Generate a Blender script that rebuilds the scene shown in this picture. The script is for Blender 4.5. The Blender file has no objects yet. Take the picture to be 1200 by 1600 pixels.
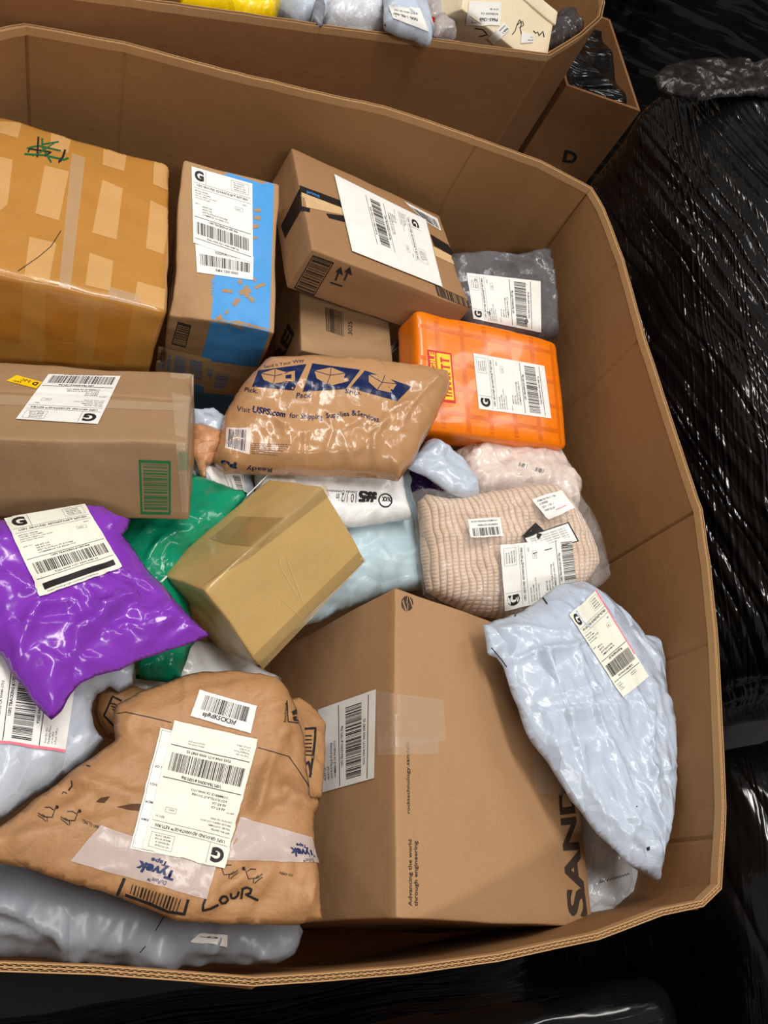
import bpy, math, random
import numpy as np
from mathutils import Vector, Matrix, noise
from mathutils.bvhtree import BVHTree
from mathutils.geometry import delaunay_2d_cdt

# ------------------------------------------------------------------ camera, world, lights, exposure
FPX = 1150.0
CAM = np.array([0.0, 0.0, 1.75])
RIM = 0.95
_d = np.array([-505.0, -560.0, -FPX]); _d /= np.linalg.norm(_d)
_Z = -_d
_v1 = np.array([2605.0, 10.0, -FPX]); _v1 -= _v1.dot(_Z) * _Z; _v1 /= np.linalg.norm(_v1)
_v2 = np.array([-13.0, 2372.0, -FPX]); _v2 -= _v2.dot(_Z) * _Z; _v2 /= np.linalg.norm(_v2)
_b = _v1 + _v2; _b /= np.linalg.norm(_b)
_n = np.cross(_Z, _b)
ROT = np.array([(_b - _n) / 2 ** .5, (_b + _n) / 2 ** .5, _Z])     # world = ROT @ camera

scene = bpy.context.scene
COL = scene.collection
cd = bpy.data.cameras.new('camera'); cam = bpy.data.objects.new('camera', cd); COL.objects.link(cam)
cd.sensor_fit = 'VERTICAL'; cd.sensor_height = 32.0; cd.lens = FPX / 1600 * 32.0
cd.clip_start = 0.02; cd.clip_end = 60
cam.matrix_world = Matrix([list(ROT[i]) + [CAM[i]] for i in range(3)] + [[0, 0, 0, 1]])
scene.camera = cam
w = bpy.data.worlds.new('world'); scene.world = w; w.use_nodes = True
w.node_tree.nodes['Background'].inputs[0].default_value = (1.0, 0.95, 0.90, 1)
w.node_tree.nodes['Background'].inputs[1].default_value = 0.17
vs = scene.view_settings
vs.view_transform = 'Standard'; vs.look = 'None'; vs.gamma = 1; vs.use_curve_mapping = False
vs.exposure = -0.07

def area(name, loc, target, sx, sy, power, color=(1, .965, .92)):
    l = bpy.data.lights.new(name, 'AREA'); l.shape = 'RECTANGLE'; l.size = sx; l.size_y = sy
    l.energy = power; l.color = color
    o = bpy.data.objects.new(name, l); COL.objects.link(o); o.location = loc
    o.rotation_euler = (Vector(target) - Vector(loc)).to_track_quat('-Z', 'Y').to_euler()
    return o
# warehouse ceiling strip lights (long tubes high above the bins)
area('ceiling_light_near', (0.2, 0.9, 3.9), (0.35, 0.5, 0.8), 0.3, 2.4, 74)
area('ceiling_light_far', (-1.6, 2.6, 3.9), (0.3, 0.6, 0.8), 0.3, 2.4, 42)
area('ceiling_light_right', (2.7, 1.6, 3.9), (0.4, 0.5, 0.8), 0.3, 2.4, 30)
area('ceiling_light_front', (0.4, -1.9, 3.9), (0.4, 0.5, 0.8), 2.4, 0.3, 48)

# ------------------------------------------------------------------ projection helpers (pixel of the photo -> point in the place)
def raydir(px, py):
    return ROT @ np.array([px - 600.0, -(py - 800.0), -FPX])
def at(px, py, z):
    d = raydir(px, py); return CAM + d * (z - CAM[2]) / d[2]
def V(p): return Vector((float(p[0]), float(p[1]), float(p[2])))

# ------------------------------------------------------------------ materials
MATS = {}
def srgb(c):
    return tuple(((x / 255) / 12.92 if x / 255 <= .04045 else ((x / 255 + .055) / 1.055) ** 2.4) for x in c)
class NT:
    def __init__(s, name):
        s.m = bpy.data.materials.new(name); s.m.use_nodes = True
        s.t = s.m.node_tree; s.p = s.t.nodes['Principled BSDF']
    def n(s, typ, **kw):
        o = s.t.nodes.new(typ)
        for k, v in kw.items():
            if k.startswith('_'): setattr(o, k[1:], v)
            else: o.inputs[k.replace('~', ' ')].default_value = v
        return o
    def l(s, a, b): s.t.links.new(a, b)
    def coord(s, sc=(1, 1, 1), rot=(0, 0, 0)):
        tc = s.n('ShaderNodeTexCoord'); mp = s.n('ShaderNodeMapping'); m2 = s.n('ShaderNodeMapping')
        mp.inputs['Rotation'].default_value = tuple(-r for r in rot); m2.inputs['Scale'].default_value = sc
        s.l(tc.outputs['Object'], mp.inputs['Vector']); s.l(mp.outputs['Vector'], m2.inputs['Vector']); return m2.outputs['Vector']
    def noise(s, vec, scale, detail=3, rough=.55, dist=0):
        o = s.n('ShaderNodeTexNoise', Scale=scale, Detail=detail, Roughness=rough, Distortion=dist)
        s.l(vec, o.inputs['Vector']); return o.outputs['Fac']
    def ramp(s, fac, stops):
        r = s.n('ShaderNodeValToRGB'); e = r.color_ramp.elements
        while len(e) < len(stops): e.new(.5)
        for i, (p, c) in enumerate(stops):
            e[i].position = p; e[i].color = (*c, 1) if len(c) == 3 else c
        s.l(fac, r.inputs['Fac']); return r.outputs['Color']
    def math(s, op, a, b=None, c=None):
        o = s.n('ShaderNodeMath', _operation=op)
        for i, x in enumerate((a, b, c)):
            if x is None: continue
            if isinstance(x, (int, float)): o.inputs[i].default_value = x
            else: s.l(x, o.inputs[i])
        return o.outputs[0]
    def bumps(s, lst):
        prev = None
        for h, strength, dist in lst:
            b = s.n('ShaderNodeBump', Strength=strength, Distance=dist)
            s.l(h, b.inputs['Height'])
            if prev: s.l(prev, b.inputs['Normal'])
            prev = b.outputs['Normal']
        s.l(prev, s.p.inputs['Normal'])
def sc3(c, k): return tuple(min(1, x * k) for x in c)

def cardboard(name, rgb, rough=.75, flute=(0, 1, 0), coat=0, blot=.10, flute_amp=.25, pitch=420):
    if name in MATS: return MATS[name]
    c = srgb(rgb); t = NT(name); v = t.coord()
    n1 = t.noise(v, 7, 4, .6); n2 = t.noise(v, 420, 2, .7)
    col = t.ramp(n1, [(.25, sc3(c, 1 - blot)), (.75, sc3(c, 1 + blot))])
    mx = t.n('ShaderNodeMixRGB', _blend_type='MULTIPLY', Fac=.55)
    t.l(col, mx.inputs['Color1']); t.l(t.ramp(n2, [(.3, (.80, .78, .74)), (.7, (1, 1, 1))]), mx.inputs['Color2'])
    t.l(mx.outputs['Color'], t.p.inputs['Base Color'])
    t.p.inputs['Roughness'].default_value = rough
    t.p.inputs['Specular IOR Level'].default_value = .3
    if coat:
        t.p.inputs['Coat Weight'].default_value = coat; t.p.inputs['Coat Roughness'].default_value = .12
    wv = t.n('ShaderNodeTexWave', Scale=1.0, Distortion=.4, **{'Detail': 1.0})
    wv.bands_direction = 'X'
    v2 = t.coord(tuple(pitch / 6.28 * .16 * f for f in flute))
    t.l(v2, wv.inputs['Vector'])
    ax = [i for i, f in enumerate(flute) if f][0]; wv.bands_direction = 'XYZ'[ax]
    t.bumps([(wv.outputs['Fac'], flute_amp, .0006), (t.noise(v, 22, 3, .5), .25, .006), (n2, .12, .0006)])
    MATS[name] = t.m; return t.m

def plain(name, rgb, rough=.6, spec=.5, coat=0, bump=None, metal=0, alpha=None, speck=0):
    if name in MATS: return MATS[name]
    c = srgb(rgb); t = NT(name); v = t.coord()
    n = t.noise(v, 60, 3, .6)
    t.l(t.ramp(n, [(.3, sc3(c, 1 - .05 - speck)), (.7, sc3(c, 1.03))]), t.p.inputs['Base Color'])
    t.p.inputs['Roughness'].default_value = rough; t.p.inputs['Specular IOR Level'].default_value = spec
    t.p.inputs['Coat Weight'].default_value = coat; t.p.inputs['Coat Roughness'].default_value = .08
    if bump: t.bumps([(t.noise(v, bump[0], 3, .55), bump[1], bump[2])])
    if alpha is not None: t.p.inputs['Alpha'].default_value = alpha
    MATS[name] = t.m; return t.m

def poly(name, rgb, rough=.3, spec=.5, crinkle=.6, scale=26, stretch=(1, 2.4, 1), var=.06, fine=.35, alpha=None, trans=0, ang=.5):
    """thin plastic film: folded in straight sharp creases, glossy"""
    if name in MATS: return MATS[name]
    c = srgb(rgb); t = NT(name); v = t.coord(stretch, (0, 0, ang)); v2 = t.coord((1, 1.6, 1), (0, 0, ang + .7))
    n0 = t.noise(v2, 9, 2, .5)
    t.l(t.ramp(n0, [(.3, sc3(c, 1 - var)), (.7, sc3(c, 1 + var * .6))]), t.p.inputs['Base Color'])
    t.p.inputs['Roughness'].default_value = rough * .8; t.p.inputs['Specular IOR Level'].default_value = spec
    def facet(vec, sc, k):
        w = t.n('ShaderNodeTexNoise', Scale=sc * .6, Detail=1.0); t.l(vec, w.inputs['Vector'])
        ad = t.n('ShaderNodeVectorMath', _operation='MULTIPLY_ADD'); t.l(w.outputs['Color'], ad.inputs[0]); ad.inputs[1].default_value = (k / sc,) * 3; t.l(vec, ad.inputs[2])
        vo = t.n('ShaderNodeTexVoronoi', _feature='F1', Scale=sc); t.l(ad.outputs[0], vo.inputs['Vector'])
        df = t.n('ShaderNodeVectorMath', _operation='SUBTRACT'); t.l(ad.outputs[0], df.inputs[0]); t.l(vo.outputs['Position'], df.inputs[1])
        cc = t.n('ShaderNodeVectorMath', _operation='SUBTRACT'); t.l(vo.outputs['Color'], cc.inputs[0]); cc.inputs[1].default_value = (.5, .5, .5)
        dt = t.n('ShaderNodeVectorMath', _operation='DOT_PRODUCT'); t.l(df.outputs[0], dt.inputs[0]); t.l(cc.outputs[0], dt.inputs[1])
        return dt.outputs['Value']
    a = t.noise(v2, scale * 1.2, 4, .6, .6); ridge = t.math('ABSOLUTE', t.math('SUBTRACT', a, .5))
    t.bumps([(facet(v, scale * .9, .5), min(1, crinkle * 1.3), .55), (facet(v2, scale * 2.6, .6), min(1, fine * 1.6), .45), (ridge, fine, .006)])
    if alpha is not None: t.p.inputs['Alpha'].default_value = alpha
    MATS[name] = t.m; return t.m

def wrap(name, rgb=(14, 13, 13), across=(0, 1, 0), along=(-1, 0, 1), dens=70, shear=.2, rough=.12, bump=1.0, top=1.0):
    """black stretch film: long taut strands; across/along are directions in the load's own axes"""
    if name in MATS: return MATS[name]
    t = NT(name); base = srgb(rgb); v3 = t.coord()
    def dot(vec):
        d = t.n('ShaderNodeVectorMath', _operation='DOT_PRODUCT'); t.l(v3, d.inputs[0]); d.inputs[1].default_value = vec; return d.outputs['Value']
    A = dot(across); L = dot(along)
    wob = t.math('MULTIPLY', t.math('SUBTRACT', t.noise(v3, 2.2, 2, .5), .5), .10)
    def strands(sh, d, ln, seed, det=2):
        x = t.math('ADD', t.math('ADD', A, wob), t.math('MULTIPLY', L, sh))
        cb = t.n('ShaderNodeCombineXYZ'); t.l(t.math('MULTIPLY', x, d), cb.inputs[0]); t.l(t.math('MULTIPLY', L, ln), cb.inputs[1]); cb.inputs[2].default_value = seed
        return t.math('ABSOLUTE', t.math('SUBTRACT', t.noise(cb.outputs[0], 1.0, det, .5), .5))
    cr = t.noise(v3, 4, 3, .6)
    t.l(t.ramp(cr, [(.4, base), (.75, sc3(base, 2.6))]), t.p.inputs['Base Color'])
    t.p.inputs['Roughness'].default_value = rough; t.p.inputs['Specular IOR Level'].default_value = .6
    t.bumps([(t.noise(v3, 6, 2, .5), .30, .05), (strands(shear, dens * .4, .35, 1.0, 1), bump, .034), (strands(-shear * .8, dens, .6, 7.0, 1), bump * .8, .012)])
    MATS[name] = t.m; return t.m

def knit(name, rgb):
    c = srgb(rgb); t = NT(name)
    v = t.coord((1, 1, 1), (0, 0, .12))
    sep = t.n('ShaderNodeSeparateXYZ')
    nz = t.noise(v, 14, 2, .5)
    dist = t.n('ShaderNodeVectorMath', _operation='MULTIPLY_ADD')
    cn = t.n('ShaderNodeTexNoise', Scale=9, Detail=2); t.l(v, cn.inputs['Vector'])
    t.l(cn.outputs['Color'], dist.inputs[0]); dist.inputs[1].default_value = (.022, .022, 0); t.l(v, dist.inputs[2])
    t.l(dist.outputs[0], sep.inputs[0])
    x = sep.outputs['X']; y = sep.outputs['Y']
    rib = t.math('POWER', t.math('ABSOLUTE', t.math('SINE', t.math('MULTIPLY', x, 3.1416 / .0105))), .6)
    st = t.math('POWER', t.math('ABSOLUTE', t.math('SINE', t.math('MULTIPLY', y, 3.1416 / .0058))), .7)
    h = t.math('MULTIPLY', rib, t.math('ADD', t.math('MULTIPLY', st, .35), .65))
    t.l(t.ramp(h, [(.0, sc3(c, .62)), (.3, sc3(c, .95)), (1, sc3(c, 1.1))]), t.p.inputs['Base Color'])  # grooves darkened in the colour too, as shade between ribs and stitches
    t.p.inputs['Roughness'].default_value = .9; t.p.inputs['Sheen Weight'].default_value = .2
    t.bumps([(h, .9, .004), (nz, .3, .01)])
    return t.m

def film(name, rgb=(235, 235, 235), alpha=.16, rough=.12, scale=34):
    if name in MATS: return MATS[name]
    m = poly(name, rgb, rough, .8, .9, scale, (1, 1.6, 1), .02, .5)
    p = m.node_tree.nodes['Principled BSDF']; t = m.node_tree
    tr = t.nodes.new('ShaderNodeBsdfTransparent'); mx = t.nodes.new('ShaderNodeMixShader')
    mx.inputs[0].default_value = alpha
    t.links.new(tr.outputs[0], mx.inputs[1]); t.links.new(p.outputs[0], mx.inputs[2])
    t.links.new(mx.outputs[0], t.nodes['Material Output'].inputs['Surface'])
    return m

# ------------------------------------------------------------------ mesh helpers
class G:
    """geometry collected in world space, linked as one mesh"""
    def __init__(s): s.v = []; s.f = []; s.m = []
    def add(s, verts, faces, mi=0):
        o = len(s.v); s.v.extend([tuple(map(float, p)) for p in verts])
        s.f.extend([tuple(i + o for i in f) for f in faces]); s.m.extend([mi] * len(faces))
    def bvh(s): return BVHTree.FromPolygons(s.v, s.f)

def build(name, g, mats, parent=None, M=None, smooth=True):
    if M is None: M = parent.matrix_world.copy() if parent else Matrix()
    Mi = M.inverted()
    me = bpy.data.meshes.new(name)
    me.from_pydata([tuple(Mi @ Vector(p)) for p in g.v], [], g.f); me.update()
    for m in mats: me.materials.append(m)
    me.polygons.foreach_set('material_index', g.m)
    me.polygons.foreach_set('use_smooth', [smooth] * len(g.f))
    o = bpy.data.objects.new(name, me); COL.objects.link(o)
    if parent: o.parent = parent
    else: o.matrix_world = M
    return o

def thing(name, label, cat, M, group=None):
    o = bpy.data.objects.new(name, None); COL.objects.link(o); o.empty_display_size = .05
    o.matrix_world = M; o['label'] = label; o['category'] = cat
    if group: o['group'] = group
    return o
def tag(o, label, cat, group=None):
    o['label'] = label; o['category'] = cat
    if group: o['group'] = group
    return o
def frame(origin, x, y, z):
    return Matrix([[x[i], y[i], z[i], origin[i]] for i in range(3)] + [[0, 0, 0, 1]])

# ---- text as flat triangles
_tc = {}
def text_tris(s, bold=0, res=2):
    k = (s, bold, res)
    if k in _tc: return _tc[k]
    cu = bpy.data.curves.new('t', 'FONT'); cu.body = s; cu.size = 1; cu.offset = bold; cu.resolution_u = res
    cu.fill_mode = 'BOTH'
    ob = bpy.data.objects.new('t', cu)
    me = bpy.data.meshes.new_from_object(ob)
    vs_ = np.array([(v.co.x, v.co.y) for v in me.vertices]).reshape(-1, 2)
    fs = [tuple(p.vertices) for p in me.polygons]
    bpy.data.objects.remove(ob); bpy.data.curves.remove(cu); bpy.data.meshes.remove(me)
    if len(vs_):
        x0 = vs_[:, 0].min(); wd = vs_[:, 0].max() - x0; vs_[:, 0] -= x0
    else: wd = 1
    _tc[k] = (vs_, fs, wd); return _tc[k]

# ---- surfaces that follow a quad seen in the photo laid on a thing
def homog(q):
    src = [(0, 0), (1, 0), (1, 1), (0, 1)]
    A = []; B = []
    for (u, v_), (x, y) in zip(src, q):
        A.append([u, v_, 1, 0, 0, 0, -u * x, -v_ * x]); B.append(x)
        A.append([0, 0, 0, u, v_, 1, -u * y, -v_ * y]); B.append(y)
    h = np.linalg.solve(np.array(A, float), np.array(B, float))
    def f(u, v_):
        d = h[6] * u + h[7] * v_ + 1
        return (h[0] * u + h[1] * v_ + h[2]) / d, (h[3] * u + h[4] * v_ + h[5]) / d
    return f
def hit(bvh, px, py):
    d = raydir(px, py)
    loc, nor, idx, dist = bvh.ray_cast(V(CAM), V(d).normalized())
    if loc is None: return None, None
    n = np.array(nor)
    if n.dot(d) > 0: n = -n
    return np.array(loc), n
class Surf:
    """quad = photo corners in reading order TL, TR, BR, BL; (u, v) run 0..1 right and down"""
    def __init__(s, bvh, quad, nu=24, nv=24, off=.0010, smooth=1):
        f = homog(quad); s.nu, s.nv = nu, nv
        P = np.full((nv + 1, nu + 1, 3), np.nan); N = np.full((nv + 1, nu + 1, 3), np.nan)
        R = {}
        for j in range(nv + 1):
            for i in range(nu + 1):
                px, py = f(i / nu, j / nv); R[(i, j)] = (px, py)
                p, n = hit(bvh, px, py)
                if p is not None: P[j, i] = p; N[j, i] = n
        ok = ~np.isnan(P[..., 0]); s.ok = ok; s.clip = False
        s.valid = ok.sum() > 3
        if not s.valid: P[:] = at(*quad[0], .8); N[:] = (0, 0, 1)
        elif not ok.all():
            n0 = np.nanmean(N.reshape(-1, 3), 0); n0 /= np.linalg.norm(n0)
            pts = P[ok]; idx = np.argwhere(ok)
            for (j, i) in np.argwhere(~ok):
                k = ((idx - (j, i)) ** 2).sum(1).argmin(); c0 = pts[k]
                d = raydir(*R[(i, j)]); P[j, i] = CAM + d * ((c0 - CAM).dot(n0) / d.dot(n0)); N[j, i] = n0
        for _ in range(smooth):
            Q = P.copy(); M_ = N.copy()
            for A_, B_ in ((P, Q), (N, M_)):
                B_[1:-1, 1:-1] = (A_[1:-1, 1:-1] * 2 + A_[:-2, 1:-1] + A_[2:, 1:-1] + A_[1:-1, :-2] + A_[1:-1, 2:]) / 6
            P, N = Q, M_
        N /= np.linalg.norm(N, axis=2, keepdims=True)
        s.P = P + N * off; s.N = N
    def __call__(s, u, v_, e=0.0):
        x = min(max(u, 0), 1) * s.nu; y = min(max(v_, 0), 1) * s.nv
        i = min(int(x), s.nu - 1); j = min(int(y), s.nv - 1); a = x - i; b = y - j
        W = ((1 - a) * (1 - b), a * (1 - b), (1 - a) * b, a * b)
        ids = ((j, i), (j, i + 1), (j + 1, i), (j + 1, i + 1))
        p = sum(w_ * s.P[k] for w_, k in zip(W, ids)); 
        if e: p = p + e * sum(w_ * s.N[k] for w_, k in zip(W, ids))
        return p
def rect(g, S, u0, v0, u1, v1, mi, e=.00025, cu=None, cv=None, corner=0):
    nu = cu or max(1, int(math.ceil(abs(u1 - u0) * S.nu))); nv = cv or max(1, int(math.ceil(abs(v1 - v0) * S.nv)))
    vs_ = []; fs = []
    for j in range(nv + 1):
        for i in range(nu + 1):
            u = u0 + (u1 - u0) * i / nu; v_ = v0 + (v1 - v0) * j / nv
            vs_.append(S(u, v_, e))
    for j in range(nv):
        for i in range(nu):
            if S.clip:
                uu = u0 + (u1 - u0) * (i + .5) / nu; vv = v0 + (v1 - v0) * (j + .5) / nv
                ii = min(int(uu * S.nu), S.nu - 1); jj = min(int(vv * S.nv), S.nv - 1)
                if not S.ok[jj:jj + 2, ii:ii + 2].all(): continue
            a = j * (nu + 1) + i; fs.append((a, a + nu + 1, a + nu + 2, a + 1))
    g.add(vs_, fs, mi)
def put_text(g, S, x, y, size, s, mi=1, bold=0, maxw=None, W=1, H=1, e=.00025, res=2, rot=0, width=None):
    """x, y = left baseline, size = cap-ish height, in W x H units"""
    vs_, fs, wd = text_tris(s, bold, res)
    if not len(vs_): return
    k = size / .70; kx = k
    if width: kx = width / wd
    elif maxw and wd * k > maxw: kx = maxw / wd
    out = []
    for a, b in vs_:
        dx, dy = a * kx, -b * k
        if rot == 90: dx, dy = dy, -dx
        elif rot == 180: dx, dy = -dx, -dy
        elif rot == -90: dx, dy = -dy, dx
        out.append(S((x + dx) / W, (y + dy) / H, e))
    g.add(out, fs, mi)
def bars(g, S, x, y, wd, ht, seed, mi=1, W=1, H=1, n=46, vert=False, e=.00025, gap=.0):
    r = random.Random(seed); L = [r.choice((1, 1, 2, 1, 3, 2)) for _ in range(n * 2)]
    tot = sum(L); p = 0
    for i, q in enumerate(L):
        a = p / tot; b = (p + q) / tot; p += q
        if i % 2: continue
        if vert: rect(g, S, x / W, (y + a * ht) / H, (x + wd) / W, (y + b * ht) / H, mi, e, cv=1, cu=max(2, int(S.nu * wd / W)))
        else: rect(g, S, (x + a * wd) / W, y / H, (x + b * wd) / W, (y + ht) / H, mi, e, cu=1, cv=max(2, int(S.nv * ht / H)))
def boxline(g, S, x, y, wd, ht, t, mi=1, W=1, H=1, e=.00025):
    for (a, b, c, d) in ((x, y, x + wd, y + t), (x, y + ht - t, x + wd, y + ht), (x, y, x + t, y + ht), (x + wd - t, y, x + wd, y + ht)):
        rect(g, S, a / W, b / H, c / W, d / H, mi, e)
def stroke(g, bvh, pts, wpx, mi=1, off=.0006, step=2.5):
    """ink line through photo points laid on a surface"""
    P = []
    for a, b in zip(pts[:-1], pts[1:]):
        n = max(1, int(math.hypot(b[0] - a[0], b[1] - a[1]) / step))
        for i in range(n): P.append((a[0] + (b[0] - a[0]) * i / n, a[1] + (b[1] - a[1]) * i / n))
    P.append(pts[-1]); L = []
    for i, p in enumerate(P):
        a = P[max(0, i - 1)]; b = P[min(len(P) - 1, i + 1)]
        dx, dy = b[0] - a[0], b[1] - a[1]; l = math.hypot(dx, dy) or 1
        ww = wpx(i / max(1, len(P) - 1)) if callable(wpx) else wpx
        nx, ny = -dy / l * ww / 2, dx / l * ww / 2
        r = []
        for sgn in (-1, 1):
            h_, n = hit(bvh, p[0] + nx * sgn, p[1] + ny * sgn)
            r.append(None if h_ is None else h_ + n * off)
        L.append(r)
    for a, b in zip(L[:-1], L[1:]):
        if any(x is None for x in a + b): continue
        if np.linalg.norm(a[0] - b[0]) > .03: continue
        g.add([a[0], a[1], b[1], b[0]], [(0, 1, 2, 3)], mi)
def blob(g, bvh, pts, mi=1, off=.0006):
    """small filled printed shape through photo points"""
    q = [Vector(p) for p in pts]
    xs = [p[0] for p in pts]; ys = [p[1] for p in pts]; st = 4.0
    ins = []
    def inside(x, y):
        c = False; n = len(pts)
        for i in range(n):
            x1, y1 = pts[i]; x2, y2 = pts[(i + 1) % n]
            if (y1 > y) != (y2 > y) and x < (x2 - x1) * (y - y1) / (y2 - y1) + x1: c = not c
        return c
    pp = list(q); n = len(q)
    bnd = []
    for i in range(n):
        a, b = q[i], q[(i + 1) % n]; m = max(1, int((b - a).length / st))
        for k in range(m): bnd.append(a.lerp(b, k / m))
    x = min(xs) + st / 2
    while x < max(xs):
        y = min(ys) + st / 2
        while y < max(ys):
            if inside(x, y): ins.append(Vector((x, y)))
            y += st
        x += st
    nb = len(bnd)
    r = delaunay_2d_cdt(bnd + ins, [(i, (i + 1) % nb) for i in range(nb)], [], 1, 1e-4)
    P = []; ok = []
    for p in r[0]:
        h_, n_ = hit(bvh, p.x, p.y); ok.append(h_ is not None); P.append(h_ + n_ * off if h_ is not None else (0, 0, 0))
    g.add(P, [tuple(f) for f in r[2] if all(ok[i] for i in f)], mi)

# ------------------------------------------------------------------ shipping labels
PAPER = plain('label_paper', (236, 234, 228), .55, .4, bump=(60, .15, .003))
PAPERY = plain('label_paper_warm', (232, 229, 214), .5, .4, bump=(60, .15, .003))
INK = plain('black_ink', (34, 32, 33), .55, .3)
FAINT = plain('faint_ink', (120, 118, 116), .6, .3)
PINK = plain('pink_ink', (244, 120, 140), .5, .3)
NAVY = plain('navy_ink', (24, 36, 84), .45, .4)
BLUE = plain('blue_ink', (60, 140, 205), .45, .4)

def usps(g, S, W=100, H=150, kind='return', seed=1, small='0001'):
    t = lambda x, y, sz, s, b=0, mw=None, mi=1, rot=0: put_text(g, S, x, y, sz, s, mi, b, mw, W, H, res=1 if sz < 4 else 3, rot=rot)
    R = lambda x, y, w_, h_, mi=1: rect(g, S, x / W, y / H, (x + w_) / W, (y + h_) / H, mi)
    t(5, 20, 15, 'G', .055)
    R(24, 2, .4, 23)
    boxline(g, S, 66, 4, 28, 17, .3, 1, W, H)
    for i, s in enumerate(('NO POSTAGE', 'NECESSARY IF', 'MAILED IN THE', 'UNITED STATES')): t(70, 8.2 + i * 3.6, 1.9, s, .01, 20)
    R(3, 25, 94, .4)
    t(8, 31, 3.6, 'USPS GROUND ADVANTAGE\u2122 RETURN', .02, 84)
    R(3, 34, 94, .4)
    for i in range(4): t(5, 40 + i * 4, 2.0, ('RETURN CENTER', 'VALUED CUSTOMER', 'SAN LUIS OBISPO, LOS OSOS', 'LOS OSOS CA 93402')[i], .01, (26, 30, 44, 34)[i])
    t(84, 41, 2.6, small, .01, 10)
    boxline(g, S, 72, 46, 13, 6, .3, 1, W, H); t(74, 50.5, 2.3, 'C001', .01, 9)
    t(5, 62, 1.8, 'SHIP TO:', .01, 10)
    for i, s in enumerate(('AE-RT-CA', 'AE-RT-CA', '6557 FLOTILLA ST DOOR#', 'COMMERCE CA 90040-1713')): t(17, 65 + i * 4.6, 2.6, s, .015, (18, 18, 42, 44)[i])
    R(3, 84, 94, .9)
    t(28, 89.5, 3.2, 'USPS TRACKING # USPS Ship', .03, 48)
    bars(g, S, 6, 93, 88, 21, seed, 1, W, H, 52)
    t(24, 119.5, 3.0, '9202 0904 0171 0000 0987 02', .025, 56)
    R(3, 122, 94, .9)
    if kind == 'return':
        for i in range(2): t(58, 128 + i * 3, 1.6, 'SPRDK5CK3HF 2024', 0, 26)
        for i, s in enumerate(('Scan for the', 'Packaging Photo', 'or to find', 'a Post Office')): t(6, 129 + i * 3.4, 2.2, s, 0, 18)
    if kind == 'google':
        R(6, 131, 88, 11)
        t(8, 147, 2.6, 'https://mail.google.com/mail/u/0/#inbox', 0, 80)

def label(th, bvh, quad, fn, W=100, H=150, paper=PAPER, off=.0012, nu=26, nv=36, name='shipping_label', text=None, extra=None, smooth=2, round_=0):
    S = Surf(bvh, quad, nu, nv, off, smooth); g = G()
    rect(g, S, 0, 0, 1, 1, 0, 0, nu, nv)
    if round_:
        pass
    if fn: fn(g, S)
    o = build(name, g, [paper, INK, PINK, NAVY, FAINT] + (extra or []), th)
    if text: o['label'] = text
    return S, o
def tape(th, bvh, quad, m, name='packing_tape', off=.0008, nu=20, nv=20, text=None, smooth=0, fn=None, mats=()):
    S = Surf(bvh, quad, nu, nv, off, smooth); g = G(); rect(g, S, 0, 0, 1, 1, 0, 0, nu, nv)
    if fn: fn(g, S)
    o = build(name, g, [m] + list(mats), th)
    if text: o['label'] = text
    return o

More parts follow.
